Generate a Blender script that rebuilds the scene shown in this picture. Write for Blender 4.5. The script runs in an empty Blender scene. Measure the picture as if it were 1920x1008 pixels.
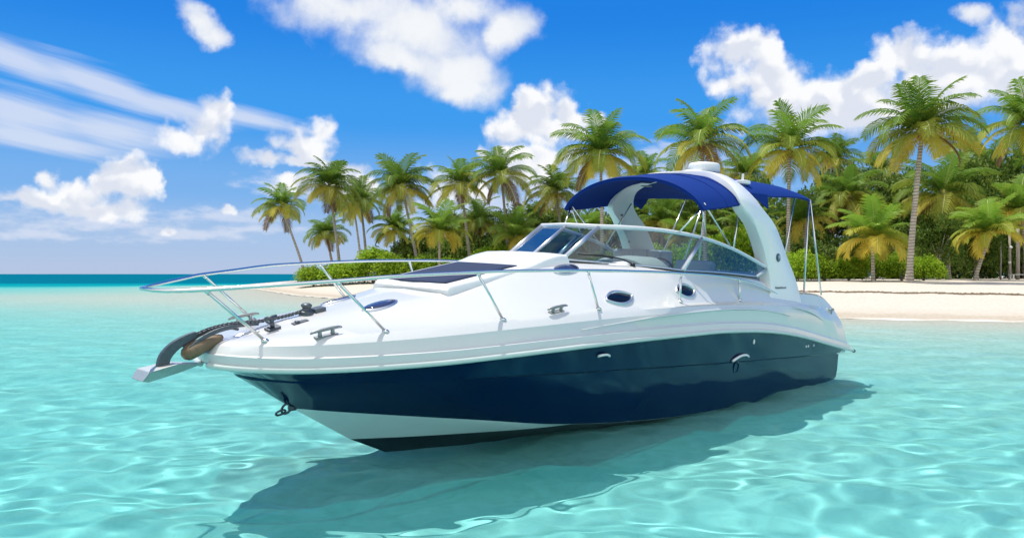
import bpy, math, random
import numpy as np
from mathutils import Vector, Matrix

random.seed(7)
rng = np.random.default_rng(11)
sc = bpy.context.scene
COL = bpy.data.collections.new('scene'); sc.collection.children.link(COL)
PI = math.pi
SUN_DIR = Vector((0.21, -0.22, -0.955)).normalized()      # the way the light travels
SUN_EL = math.asin(-SUN_DIR.z)

# ------------------------------------------------------------------ helpers
def tag(o, label=None, cat=None, group=None, kind=None):
    if label: o['label'] = label
    if cat: o['category'] = cat
    if group: o['group'] = group
    if kind: o['kind'] = kind
    return o

def empty(name, M=None, loc=None):
    o = bpy.data.objects.new(name, None); COL.objects.link(o)
    o.empty_display_size = .2
    if M is not None: o.matrix_world = M
    if loc is not None: o.location = loc
    return o

class MB:
    def __init__(s): s.v = []; s.f = []; s.mi = []; s.sm = []
    def add(s, vs, fs, mi=0, smooth=True):
        b = len(s.v); s.v += [tuple(map(float, p)) for p in vs]
        for f in fs:
            s.f.append(tuple(b + i for i in f)); s.mi.append(mi); s.sm.append(smooth)
        return s
    def box(s, c, size, M=None, mi=0, bev=0):
        hx, hy, hz = [q / 2 for q in size]
        bm_v = [Vector((x * hx, y * hy, z * hz)) for x in (-1, 1) for y in (-1, 1) for z in (-1, 1)]
        if M is not None: bm_v = [M @ p for p in bm_v]
        vs = [p + Vector(c) for p in bm_v]
        return s.add(vs, [(0, 1, 3, 2), (4, 6, 7, 5), (0, 4, 5, 1), (2, 3, 7, 6), (0, 2, 6, 4), (1, 5, 7, 3)], mi, False)
    def tube(s, pts, r, n=10, mi=0, caps=True, squash=None):
        P = [Vector(p) for p in pts]; m = len(P)
        R = r if hasattr(r, '__len__') else [r] * m
        T = []
        for i in range(m):
            a = P[max(0, i - 1)]; b = P[min(m - 1, i + 1)]; T.append((b - a).normalized())
        up = Vector((0, 0, 1)) if abs(T[0].z) < .9 else Vector((0, 1, 0))
        N = (up - T[0] * up.dot(T[0])).normalized()
        vs = []
        for i in range(m):
            N = (N - T[i] * N.dot(T[i])).normalized(); B = T[i].cross(N)
            for k in range(n):
                a = 2 * PI * k / n
                vs.append(P[i] + (N * math.cos(a) + B * math.sin(a) * (squash or 1)) * R[i])
        fs = [(i * n + k, i * n + (k + 1) % n, (i + 1) * n + (k + 1) % n, (i + 1) * n + k) for i in range(m - 1) for k in range(n)]
        if caps: fs += [tuple(range(n - 1, -1, -1)), tuple(range((m - 1) * n, m * n))]
        return s.add(vs, fs, mi)
    def loft(s, secs, closed=True, cap=True, mi=0, smooth=True):
        n = len(secs[0]); vs = [p for q in secs for p in q]
        kk = n if closed else n - 1
        fs = [(i * n + k, i * n + (k + 1) % n, (i + 1) * n + (k + 1) % n, (i + 1) * n + k) for i in range(len(secs) - 1) for k in range(kk)]
        if cap and closed: fs += [tuple(range(n - 1, -1, -1)), tuple(range((len(secs) - 1) * n, len(secs) * n))]
        return s.add(vs, fs, mi, smooth)
    def lathe(s, c, prof, n=24, mi=0, axis=None):
        A = Matrix.Identity(3) if axis is None else Vector((0, 0, 1)).rotation_difference(Vector(axis).normalized()).to_matrix()
        secs = [[Vector(c) + A @ Vector((r * math.cos(2 * PI * k / n), r * math.sin(2 * PI * k / n), z)) for k in range(n)] for r, z in prof]
        return s.loft(secs, True, True, mi)
    def build(s, name, mat, parent=None, sharp=None, bevel=None, solid=None, sub=0):
        me = bpy.data.meshes.new(name)
        me.from_pydata(s.v, [], s.f)
        for m in (mat if isinstance(mat, (list, tuple)) else [mat]): me.materials.append(m)
        me.polygons.foreach_set('material_index', s.mi)
        me.polygons.foreach_set('use_smooth', s.sm)
        me.update()
        if sharp is not None: me.set_sharp_from_angle(angle=math.radians(sharp))
        o = bpy.data.objects.new(name, me); COL.objects.link(o)
        if parent is not None: o.parent = parent
        if solid: q = o.modifiers.new('solid', 'SOLIDIFY'); q.thickness = solid; q.offset = 0
        if bevel:
            q = o.modifiers.new('bevel', 'BEVEL'); q.width = bevel; q.segments = 3; q.limit_method = 'ANGLE'; q.angle_limit = math.radians(35)
        if sub: q = o.modifiers.new('sub', 'SUBSURF'); q.levels = sub; q.render_levels = sub
        return o

def fast_mesh(name, V, F, mat, parent=None, attrs=None, smooth=True):
    V = np.asarray(V, np.float32); F = np.asarray(F, np.int32)
    k = F.shape[1]
    me = bpy.data.meshes.new(name)
    me.vertices.add(len(V)); me.vertices.foreach_set('co', V.ravel())
    me.loops.add(F.size); me.loops.foreach_set('vertex_index', F.ravel())
    me.polygons.add(len(F)); me.polygons.foreach_set('loop_start', np.arange(len(F), dtype=np.int32) * k)
    me.polygons.foreach_set('loop_total', np.full(len(F), k, np.int32))
    me.polygons.foreach_set('use_smooth', np.full(len(F), smooth))
    me.update(calc_edges=True)
    for n, a in (attrs or {}).items():
        at = me.attributes.new(n, 'FLOAT', 'POINT'); at.data.foreach_set('value', np.asarray(a, np.float32).ravel())
    me.materials.append(mat); me.validate()
    o = bpy.data.objects.new(name, me); COL.objects.link(o)
    if parent is not None: o.parent = parent
    return o

def pchip(xs, ys, x):
    xs = np.asarray(xs, float); ys = np.asarray(ys, float)
    if xs[0] > xs[-1]: xs = xs[::-1]; ys = ys[::-1]
    h = np.diff(xs); d = np.diff(ys) / h; m = np.zeros_like(xs)
    m[0] = d[0]; m[-1] = d[-1]
    for i in range(1, len(xs) - 1):
        if d[i - 1] * d[i] > 0:
            w1 = 2 * h[i] + h[i - 1]; w2 = h[i] + 2 * h[i - 1]
            m[i] = (w1 + w2) / (w1 / d[i - 1] + w2 / d[i])
    x = np.clip(np.asarray(x, float), xs[0], xs[-1])
    i = np.clip(np.searchsorted(xs, x) - 1, 0, len(h) - 1)
    t = (x - xs[i]) / h[i]
    return ((1 + 2 * t) * (1 - t) ** 2) * ys[i] + t * (1 - t) ** 2 * h[i] * m[i] + t * t * (3 - 2 * t) * ys[i + 1] + t * t * (t - 1) * h[i] * m[i + 1]

def smooth_path(pts, n=40):
    P = np.array(pts, float); d = np.r_[0, np.cumsum(np.linalg.norm(np.diff(P, axis=0), axis=1))]
    t = np.linspace(0, d[-1], n); out = []
    for q in t:
        i = min(max(np.searchsorted(d, q) - 1, 0), len(P) - 2)
        p0 = P[max(i - 1, 0)]; p1 = P[i]; p2 = P[i + 1]; p3 = P[min(i + 2, len(P) - 1)]
        s = (q - d[i]) / (d[i + 1] - d[i])
        m1 = (p2 - p0) / 2; m2 = (p3 - p1) / 2
        out.append((2 * s ** 3 - 3 * s ** 2 + 1) * p1 + (s ** 3 - 2 * s ** 2 + s) * m1 + (-2 * s ** 3 + 3 * s ** 2) * p2 + (s ** 3 - s ** 2) * m2)
    return [Vector(p) for p in out]

# ------------------------------------------------------------------ materials
def newmat(name):
    m = bpy.data.materials.new(name); m.use_nodes = True
    return m, m.node_tree, m.node_tree.nodes['Principled BSDF']

def node(nt, typ, **kw):
    n = nt.nodes.new(typ)
    for k, v in kw.items():
        if k[0] == 'i' and k[1:].isdigit():
            key = k[1:]
            key = int(key) if key.isdigit() else key
            n.inputs[key].default_value = v
        else: setattr(n, k, v)
    return n

def simple(name, col, rough=.4, metal=0, coat=0, spec=.5, noise=0, nscale=8, bump=0):
    m, nt, b = newmat(name)
    b.inputs['Roughness'].default_value = rough; b.inputs['Metallic'].default_value = metal
    b.inputs['Coat Weight'].default_value = coat; b.inputs['Coat Roughness'].default_value = .04
    b.inputs['Specular IOR Level'].default_value = spec
    tc = node(nt, 'ShaderNodeTexCoord'); nz = node(nt, 'ShaderNodeTexNoise'); nz.inputs['Scale'].default_value = nscale; nz.inputs['Detail'].default_value = 5
    nt.links.new(tc.outputs['Object'], nz.inputs['Vector'])
    mx = node(nt, 'ShaderNodeMix', data_type='RGBA')
    mx.inputs[6].default_value = (*[c * (1 - noise) for c in col], 1); mx.inputs[7].default_value = (*[min(1, c * (1 + noise)) for c in col], 1)
    nt.links.new(nz.outputs[0], mx.inputs[0]); nt.links.new(mx.outputs[2], b.inputs['Base Color'])
    if bump:
        bp = node(nt, 'ShaderNodeBump'); bp.inputs['Strength'].default_value = bump; bp.inputs['Distance'].default_value = .02
        nt.links.new(nz.outputs[0], bp.inputs['Height']); nt.links.new(bp.outputs[0], b.inputs['Normal'])
    return m

M_white = simple('white_gelcoat', (.63, .63, .617), .20, coat=.5, noise=.03, nscale=3)
M_white2 = simple('white_moulding', (.78, .78, .77), .3, coat=.3, noise=.03)
M_navy = simple('navy_gelcoat', (.0005, .010, .044), .08, spec=.30, coat=0, noise=.15, nscale=2)
M_navy.node_tree.nodes['Principled BSDF'].inputs['Specular Tint'].default_value = (.05, .70, .92, 1)
M_boot = simple('black_antifouling', (.006, .010, .016), .35, noise=.3)
M_hullwhite = simple('white_bottom_stripe', (.74, .77, .74), .3, coat=.4, noise=.05)
M_rub = simple('rub_rail_vinyl', (.55, .62, .58), .35, noise=.05)
M_rubdark = simple('dark_vinyl_end', (.02, .03, .03), .5)
M_steel = simple('stainless_steel', (.74, .74, .70), .2, metal=1, noise=.05)
M_steeldull = simple('dull_steel', (.30, .31, .30), .5, metal=.7, noise=.2, nscale=20)
M_silver = simple('pale_galvanised_steel', (.50, .52, .50), .45, metal=.6, noise=.15, nscale=25)
M_darksteel = simple('dark_galvanised_metal', (.10, .115, .13), .45, metal=.6, noise=.3, nscale=30, bump=.2)
M_roller = simple('brown_weathered_roller', (.17, .115, .06), .55, noise=.45, nscale=14, bump=.3)
M_canvas = simple('royal_blue_canvas', (.0012, .026, .185), .8, spec=.15, noise=.12, nscale=40, bump=.15)
M_insert = simple('dark_blue_mesh_cover', (.030, .042, .085), .8, spec=.15, noise=.2, nscale=60, bump=.2)
M_black = simple('black_rubber', (.012, .013, .015), .5)
M_seat = simple('pale_blue_grey_vinyl', (.42, .48, .56), .5, noise=.08)
M_smoke = simple('smoked_acrylic', (.035, .04, .09), .1, coat=.5)
M_port = simple('dark_port_glass', (.003, .004, .010), .15, spec=.25)
M_alu = simple('brushed_aluminium', (.62, .64, .68), .3, metal=.9, noise=.06)
M_grey = simple('grey_lettering', (.16, .2, .22), .5)
M_teal = simple('dark_teal_emblem', (.01, .07, .10), .3, coat=.5)

def glass_mat(name, tint, refl=1.0):
    m, nt, b = newmat(name); nt.nodes.remove(b); out = nt.nodes['Material Output']
    t = node(nt, 'ShaderNodeBsdfTransparent'); t.inputs[0].default_value = (*tint, 1)
    g = node(nt, 'ShaderNodeBsdfGlossy'); g.inputs['Roughness'].default_value = .02
    f = node(nt, 'ShaderNodeFresnel'); f.inputs[0].default_value = 1.5
    mm = node(nt, 'ShaderNodeMath', operation='MULTIPLY_ADD', i1=refl, i2=.06)
    mx = node(nt, 'ShaderNodeMixShader')
    nt.links.new(f.outputs[0], mm.inputs[0]); nt.links.new(mm.outputs[0], mx.inputs[0])
    nt.links.new(t.outputs[0], mx.inputs[1]); nt.links.new(g.outputs[0], mx.inputs[2]); nt.links.new(mx.outputs[0], out.inputs[0])
    return m
M_glass = glass_mat('tinted_windshield_glass', (.40, .56, .57))
M_glassf = glass_mat('tinted_front_glass', (.42, .56, .64), .55)

def leaf_mat(name, green, yellow, rib, trans=.35, rough=.6):
    """leaf colour runs from green (age 0) to yellow (age 1); rib attribute marks the pale midrib"""
    m, nt, b = newmat(name); out = nt.nodes['Material Output']
    a = node(nt, 'ShaderNodeAttribute', attribute_name='age'); r = node(nt, 'ShaderNodeAttribute', attribute_name='rib')
    mx = node(nt, 'ShaderNodeMix', data_type='RGBA'); mx.inputs[6].default_value = (*green, 1); mx.inputs[7].default_value = (*yellow, 1)
    g1 = node(nt, 'ShaderNodeMapRange'); g1.inputs[2].default_value = .8; nt.links.new(a.outputs['Fac'], g1.inputs[0]); nt.links.new(g1.outputs[0], mx.inputs[0])
    g2 = node(nt, 'ShaderNodeMapRange'); g2.inputs[1].default_value = 1.1; g2.inputs[2].default_value = 1.6; nt.links.new(a.outputs['Fac'], g2.inputs[0])
    mb = node(nt, 'ShaderNodeMix', data_type='RGBA'); mb.inputs[7].default_value = (.20, .115, .045, 1); nt.links.new(g2.outputs[0], mb.inputs[0]); nt.links.new(mx.outputs[2], mb.inputs[6]); mx = mb
    mr = node(nt, 'ShaderNodeMix', data_type='RGBA'); mr.inputs[7].default_value = (*rib, 1)
    nt.links.new(r.outputs['Fac'], mr.inputs[0]); nt.links.new(mx.outputs[2], mr.inputs[6])
    oi = node(nt, 'ShaderNodeObjectInfo'); hs = node(nt, 'ShaderNodeHueSaturation')
    mv = node(nt, 'ShaderNodeMapRange'); mv.inputs[3].default_value = .8; mv.inputs[4].default_value = 1.2
    nt.links.new(oi.outputs['Random'], mv.inputs[0]); nt.links.new(mv.outputs[0], hs.inputs['Value'])
    nt.links.new(mr.outputs[2], hs.inputs['Color']); nt.links.new(hs.outputs[0], b.inputs['Base Color'])
    b.inputs['Roughness'].default_value = rough; b.inputs['Specular IOR Level'].default_value = .2
    tr = node(nt, 'ShaderNodeBsdfTranslucent'); nt.links.new(hs.outputs[0], tr.inputs[0])
    ms = node(nt, 'ShaderNodeMixShader'); ms.inputs[0].default_value = trans
    nt.links.new(b.outputs[0], ms.inputs[1]); nt.links.new(tr.outputs[0], ms.inputs[2]); nt.links.new(ms.outputs[0], out.inputs[0])
    return m
M_palm = leaf_mat('palm_frond', (.11, .23, .024), (.60, .48, .065), (.60, .54, .18), .42)
M_palmyoung = leaf_mat('young_palm_frond', (.15, .29, .03), (.66, .50, .07), (.66, .60, .2), .45)
M_shrub = leaf_mat('seagrape_leaf', (.15, .31, .012), (.42, .54, .04), (.3, .4, .1), .5)
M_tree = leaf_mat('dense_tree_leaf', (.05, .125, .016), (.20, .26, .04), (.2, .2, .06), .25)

def trunk_mat():
    m, nt, b = newmat('palm_bark'); b.inputs['Roughness'].default_value = .9; b.inputs['Specular IOR Level'].default_value = .15
    tc = node(nt, 'ShaderNodeTexCoord'); w = node(nt, 'ShaderNodeTexWave', bands_direction='Z'); w.inputs['Scale'].default_value = 1.6; w.inputs['Distortion'].default_value = 3; w.inputs['Detail'].default_value = 4
    nz = node(nt, 'ShaderNodeTexNoise'); nz.inputs['Scale'].default_value = 3; nz.inputs['Detail'].default_value = 6
    nt.links.new(tc.outputs['Object'], w.inputs[0]); nt.links.new(tc.outputs['Object'], nz.inputs[0])
    ad = node(nt, 'ShaderNodeMath', operation='MULTIPLY'); nt.links.new(w.outputs['Fac'], ad.inputs[0]); nt.links.new(nz.outputs[0], ad.inputs[1])
    cr = node(nt, 'ShaderNodeValToRGB'); cr.color_ramp.elements[0].color = (.27, .22, .17, 1); cr.color_ramp.elements[1].color = (.58, .51, .42, 1); cr.color_ramp.elements[1].position = .6
    nt.links.new(ad.outputs[0], cr.inputs[0]); nt.links.new(cr.outputs[0], b.inputs['Base Color'])
    bp = node(nt, 'ShaderNodeBump'); bp.inputs['Strength'].default_value = .6; bp.inputs['Distance'].default_value = .05
    nt.links.new(w.outputs['Fac'], bp.inputs['Height']); nt.links.new(bp.outputs[0], b.inputs['Normal'])
    return m
M_trunk = trunk_mat()
M_husk = simple('brown_leaf_base_fibre', (.20, .12, .05), .9, noise=.5, nscale=12, bump=.6)
M_coconut = simple('green_brown_coconut', (.22, .20, .05), .6, noise=.3)
M_wood = simple('weathered_post_wood', (.36, .31, .25), .85, noise=.3, nscale=6)
M_weed = simple('dry_seaweed', (.13, .095, .05), .95, noise=.5, nscale=9)

# ------------------------------------------------------------------ terrain and sea
SHORE = np.array([(400, -40), (140, 6), (40, 24), (19.2, 30), (13.7, 32.3), (0, 43), (-11.8, 57), (-18, 67), (-29, 92), (-40, 112),
                  (-38, 124), (-15, 150), (60, 190), (400, 230)], float)
def sdist(x, y):
    """signed distance to the shore line, positive on land"""
    x = np.asarray(x, float); y = np.asarray(y, float); best = np.full(x.shape, 1e9); ins = np.zeros(x.shape, bool)
    n = len(SHORE)
    for i in range(n):
        a = SHORE[i]; b = SHORE[(i + 1) % n]; d = b - a
        t = np.clip(((x - a[0]) * d[0] + (y - a[1]) * d[1]) / (d @ d), 0, 1)
        best = np.minimum(best, np.hypot(x - a[0] - t * d[0], y - a[1] - t * d[1]))
        c = ((a[1] > y) != (b[1] > y)) & (x < (b[0] - a[0]) * (y - a[1]) / (b[1] - a[1] + 1e-12) + a[0])
        ins ^= c
    return np.where(ins, best, -best)
def sstep(a, b, x): t = np.clip((x - a) / (b - a), 0, 1); return t * t * (3 - 2 * t)
def ground(x, y):
    s = sdist(x, y)
    land = 1.35 * (1 - np.exp(-np.maximum(s, 0) / 9.5))
    q = np.maximum(-s, 0)
    dep = 1.0 * (1 - np.exp(-q / 19.0))
    dep = dep * (1 - .55 * np.exp(-((y - 58) / 20.0) ** 2))
    dep = dep + 7 * sstep(92, 175, y) * sstep(0, 30, q)
    und = .03 * np.sin(x * 1.1 + np.sin(y * .6) * 1.3) * np.sin(y * .9 + .5 * np.sin(x * .7)) * np.where(s > 0, .6, 1.0) * np.exp(-np.abs(y) / 60)
    return np.where(s > 0, land, -dep) + und * np.clip(np.abs(s) / 3, 0, 1)
def gz(x, y): return float(ground(np.array([x]), np.array([y]))[0])

def fan_grid(y0, y1, R, C, tmax, extra=None):
    y = y0 * np.exp(np.linspace(0, math.log(y1 / y0), R))
    if extra: y = np.r_[y, y1 * np.exp(np.linspace(0, math.log(extra / y1), 60))[1:]]; R = len(y)
    t = np.linspace(-tmax, tmax, C)
    t = t / 2 + t * np.abs(t) / (2 * tmax) * 1.0
    X = y[:, None] * t[None, :]; Y = np.repeat(y[:, None], C, 1)
    i = np.arange(R * C).reshape(R, C)
    F = np.stack([i[:-1, :-1], i[:-1, 1:], i[1:, 1:], i[1:, :-1]], -1).reshape(-1, 4)
    return X, Y, F

def surround(X, Y, n0):
    """quads that carry a fan-shaped sheet on to the sides and behind the beach front"""
    R, C = X.shape; V = []; Fq = []
    far = 6000.0
    for side, col in ((-1, 0), (1, C - 1)):
        b0 = n0 + len(V); V.extend((side * (far + Y[i, col] * 3), Y[i, col], 0) for i in range(R))
        for i in range(R - 1):
            f = (i * C + col, b0 + i, b0 + i + 1, (i + 1) * C + col); Fq.append(f if side > 0 else f[::-1])
    b0 = n0 + len(V); V.extend((X[0, j], -4000.0, 0) for j in range(C))
    for j in range(C - 1): Fq.append((b0 + j, b0 + j + 1, j + 1, j))
    c0 = n0 + len(V); V.extend([(-far, -4000.0, 0), (far, -4000.0, 0)])
    Fq.append((c0, b0, 0, n0)); Fq.append((b0 + C - 1, c0 + 1, n0 + R, C - 1))
    return np.array(V, float), np.array(Fq)
# sand: sea bed and beach are one sheet
def sand_mat():
    m, nt, b = newmat('coral_sand'); b.inputs['Roughness'].default_value = 1; b.inputs['Specular IOR Level'].default_value = .1
    g = node(nt, 'ShaderNodeNewGeometry'); sx = node(nt, 'ShaderNodeSeparateXYZ'); nt.links.new(g.outputs['Position'], sx.inputs[0])
    mr = node(nt, 'ShaderNodeMapRange'); mr.inputs[1].default_value = -.10; mr.inputs[2].default_value = .42
    nz = node(nt, 'ShaderNodeTexNoise'); nz.inputs['Scale'].default_value = .9; nz.inputs['Detail'].default_value = 8; nt.links.new(g.outputs['Position'], nz.inputs[0])
    ad = node(nt, 'ShaderNodeMath', operation='MULTIPLY_ADD', i1=.12); nt.links.new(nz.outputs[0], ad.inputs[0]); nt.links.new(sx.outputs['Z'], ad.inputs[2])
    nt.links.new(ad.outputs[0], mr.inputs[0])
    mx = node(nt, 'ShaderNodeValToRGB'); q = mx.color_ramp.elements                  # sea bed / damp edge / dry beach
    q[0].position = 0; q[0].color = (.70, .675, .625, 1); q[1].position = 1; q[1].color = (.57, .505, .425, 1)
    for p_, c_ in ((.30, (.66, .62, .54)), (.40, (.44, .38, .30)), (.56, (.45, .39, .31)), (.70, (.53, .465, .385))): z_ = q.new(p_); z_.color = (*c_, 1)
    nt.links.new(mr.outputs[0], mx.inputs[0])
    n2 = node(nt, 'ShaderNodeTexNoise'); n2.inputs['Scale'].default_value = 7; n2.inputs['Detail'].default_value = 8; nt.links.new(g.outputs['Position'], n2.inputs[0])
    m2 = node(nt, 'ShaderNodeMix', data_type='RGBA', blend_type='MULTIPLY'); m2.inputs[0].default_value = 1
    cr = node(nt, 'ShaderNodeValToRGB'); cr.color_ramp.elements[0].color = (.86, .85, .83, 1); cr.color_ramp.elements[0].position = .3; cr.color_ramp.elements[1].position = .6
    nt.links.new(n2.outputs[0], cr.inputs[0]); nt.links.new(mx.outputs[0], m2.inputs[6]); nt.links.new(cr.outputs[0], m2.inputs[7]); nt.links.new(m2.outputs[2], b.inputs['Base Color'])
    bp = node(nt, 'ShaderNodeBump'); bp.inputs['Strength'].default_value = .5; bp.inputs['Distance'].default_value = .07; n3 = node(nt, 'ShaderNodeTexNoise'); n3.inputs['Scale'].default_value = 2.2; n3.inputs['Detail'].default_value = 6; nt.links.new(g.outputs['Position'], n3.inputs[0]); nt.links.new(n3.outputs[0], bp.inputs['Height']); nt.links.new(bp.outputs[0], b.inputs['Normal'])
    return m
X, Y, F = fan_grid(1.0, 5000, 420, 360, 2.6)
Z = ground(X, Y); Vs = np.stack([X, Y, Z], -1).reshape(-1, 3)
Ve, Fe = surround(X, Y, len(Vs)); Ve[:, 2] = ground(Ve[:, 0], Ve[:, 1])
sand = fast_mesh('sand', np.concatenate([Vs, Ve]), np.concatenate([F, Fe]), sand_mat()); tag(sand, kind='structure')
sand.cycles.is_caustics_receiver = True

NW = 64
lam = np.exp(rng.uniform(np.log(.27), np.log(2.4), NW)); kk = 2 * PI / lam
ang = math.radians(86) + rng.normal(0, 1, NW) * np.where(lam > .7, .45, 1.0); ph = rng.uniform(0, 2 * PI, NW)
amp = .0325 * lam ** 1.12 / math.sqrt(NW)
def waves(x, y, q):
    z = np.zeros_like(x); sp = np.maximum(y, 1) * .0058
    for i in range(NW):
        fade = np.clip((lam[i] / sp - 3) / 4, 0, 1)
        z += amp[i] * fade * np.sin(kk[i] * (np.cos(ang[i]) * x + np.sin(ang[i]) * y) + ph[i])
    return z * (0.35 + .65 * sstep(0, 10, q))
def water_mat():
    m, nt, b = newmat('sea_water'); nt.nodes.remove(b); out = nt.nodes['Material Output']
    a = node(nt, 'ShaderNodeAttribute', attribute_name='depth')
    mr = node(nt, 'ShaderNodeMapRange'); mr.inputs[1].default_value = 0; mr.inputs[2].default_value = 8
    nt.links.new(a.outputs['Fac'], mr.inputs[0])
    cr = node(nt, 'ShaderNodeValToRGB'); e = cr.color_ramp.elements
    e[0].position = 0; e[0].color = (.98, .99, .97, 1); e[1].position = 1; e[1].color = (.0, .10, .26, 1)
    for p, c in ((.03, (.88, .985, .96)), (.07, (.70, .98, .98)), (.12, (.485, .965, .985)), (.2, (.24, .90, .94)), (.4, (.02, .52, .70)), (.7, (.0, .22, .42))):
        q = e.new(p); q.color = (*c, 1)
    nt.links.new(mr.outputs[0], cr.inputs[0])
    rf = node(nt, 'ShaderNodeBsdfRefraction'); rf.inputs['IOR'].default_value = 1.333; rf.inputs['Roughness'].default_value = 0
    nt.links.new(cr.outputs[0], rf.inputs[0])
    # far ripples the mesh is too coarse to carry
    g = node(nt, 'ShaderNodeNewGeometry'); mp = node(nt, 'ShaderNodeMapping'); mp.inputs['Scale'].default_value = (.35, 1.0, 1)
    nt.links.new(g.outputs['Position'], mp.inputs[0])
    nz = node(nt, 'ShaderNodeTexNoise'); nz.inputs['Scale'].default_value = 1.3; nz.inputs['Detail'].default_value = 6; nt.links.new(mp.outputs[0], nz.inputs[0])
    bp = node(nt, 'ShaderNodeBump'); bp.inputs['Strength'].default_value = .6; bp.inputs['Distance'].default_value = .06; nt.links.new(nz.outputs[0], bp.inputs['Height'])
    gl = node(nt, 'ShaderNodeBsdfGlossy'); gl.inputs['Roughness'].default_value = .03; nt.links.new(bp.outputs[0], gl.inputs['Normal'])
    fr = node(nt, 'ShaderNodeFresnel'); fr.inputs[0].default_value = 1.333; nt.links.new(bp.outputs[0], fr.inputs['Normal'])
    mn = node(nt, 'ShaderNodeMath', operation='MULTIPLY', i1=.6); nt.links.new(fr.outputs[0], mn.inputs[0])
    mm = node(nt, 'ShaderNodeMath', operation='MINIMUM', i1=.065); nt.links.new(mn.outputs[0], mm.inputs[0])
    ms = node(nt, 'ShaderNodeMixShader'); nt.links.new(mm.outputs[0], ms.inputs[0]); nt.links.new(rf.outputs[0], ms.inputs[1]); nt.links.new(gl.outputs[0], ms.inputs[2])
    df = node(nt, 'ShaderNodeBsdfDiffuse'); dr = node(nt, 'ShaderNodeValToRGB'); de = dr.color_ramp.elements
    de[0].position = .12; de[0].color = (.01, .62, .58, 1); de[1].position = .9; de[1].color = (.0, .13, .20, 1); q = de.new(.35); q.color = (.0, .33, .36, 1)
    nt.links.new(mr.outputs[0], dr.inputs[0]); nt.links.new(dr.outputs[0], df.inputs[0])
    sc_ = node(nt, 'ShaderNodeMapRange'); sc_.inputs[1].default_value = .12; sc_.inputs[2].default_value = .5; sc_.inputs[3].default_value = .0; sc_.inputs[4].default_value = .85; nt.links.new(mr.outputs[0], sc_.inputs[0])
    s2_ = node(nt, 'ShaderNodeMapRange'); s2_.inputs[1].default_value = .015; s2_.inputs[2].default_value = .12; s2_.inputs[4].default_value = .10; nt.links.new(mr.outputs[0], s2_.inputs[0])
    s3_ = node(nt, 'ShaderNodeMath', operation='MAXIMUM'); nt.links.new(sc_.outputs[0], s3_.inputs[0]); nt.links.new(s2_.outputs[0], s3_.inputs[1]); sc_ = s3_
    md = node(nt, 'ShaderNodeMixShader'); nt.links.new(sc_.outputs[0], md.inputs[0]); nt.links.new(ms.outputs[0], md.inputs[1]); nt.links.new(df.outputs[0], md.inputs[2])
    nt.links.new(md.outputs[0], out.inputs[0])
    return m
X, Y, F = fan_grid(2.2, 500, 960, 620, 1.9, 5000)
q = np.maximum(-sdist(X, Y), 0); G = ground(X, Y)
Zw = waves(X, Y, q)
Ve, Fe = surround(X, Y, X.size); Ge = ground(Ve[:, 0], Ve[:, 1])
Vall = np.concatenate([np.stack([X, Y, Zw], -1).reshape(-1, 3), Ve]); Gall = np.concatenate([G.ravel(), Ge]); F = np.concatenate([F, Fe])
fk = (Gall < .12)[F].any(1); F = F[fk]
used = np.unique(F); remap = np.zeros(len(Vall), np.int32); remap[used] = np.arange(len(used))
Vw = Vall[used]
water = fast_mesh('sea_water', Vw, remap[F], water_mat(), attrs={'depth': np.maximum(-Gall, 0)[used]})
tag(water, kind='structure'); water.cycles.is_caustics_caster = True

# ------------------------------------------------------------------ the boat (local axes: u forward from the transom, v to port, z up)
TH = math.radians(48.31); HEEL = math.radians(3)
d = Vector((-math.cos(TH), -math.sin(TH), 0)); p = Vector((math.sin(TH), -math.cos(TH), 0)); k = Vector((0, 0, 1))
ay = p * math.cos(HEEL) - k * math.sin(HEEL); az = p * math.sin(HEEL) + k * math.cos(HEEL)
BM = Matrix(((d.x, ay.x, az.x, 4.539), (d.y, ay.y, az.y, 14.777), (d.z, ay.z, az.z, 0), (0, 0, 0, 1)))
boat = empty('motor_boat', BM)
tag(boat, 'white and navy motor cruiser with blue canopy moored in the turquoise shallows', 'boat')
def bw(M): return [tuple(BM @ Vector(q)) for q in M]

def beam(u, UT=10.78, B=1.55):
    u = np.asarray(u, float); x = np.clip((u - 4) / (UT - 4), 0, 1)
    return np.where(u <= 4, B - .06 * ((4 - u) / 4) ** 2, B * np.sqrt(np.maximum(0, 1 - x ** 3)))
ZS = ([-.6, .2, .777, 1.967, 2.978, 3.852, 4.904, 6.019, 7.017, 7.829, 8.502, 9.076, 9.571, 10.0, 10.302, 10.78], [.527, .655, .748, .942, 1.063, 1.124, 1.159, 1.162, 1.153, 1.132, 1.107, 1.083, 1.068, 1.056, 1.050, 1.055])
def zsheer(u): return pchip(*ZS, u)
NT = 96
def tpar(u0, u1):      # stations bunched up towards the bow
    t = np.linspace(0, 1, NT); return u0 + (u1 - u0) * (1 - (1 - t) ** 1.9)
def row(u0, u1, vf, zf):
    u = tpar(u0, u1); v = np.array(vf(u), float)
    if v[-1] < .12 and u1 > 7: v[-1] = 0
    return np.stack([u, v, zf(u)], -1)
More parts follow.
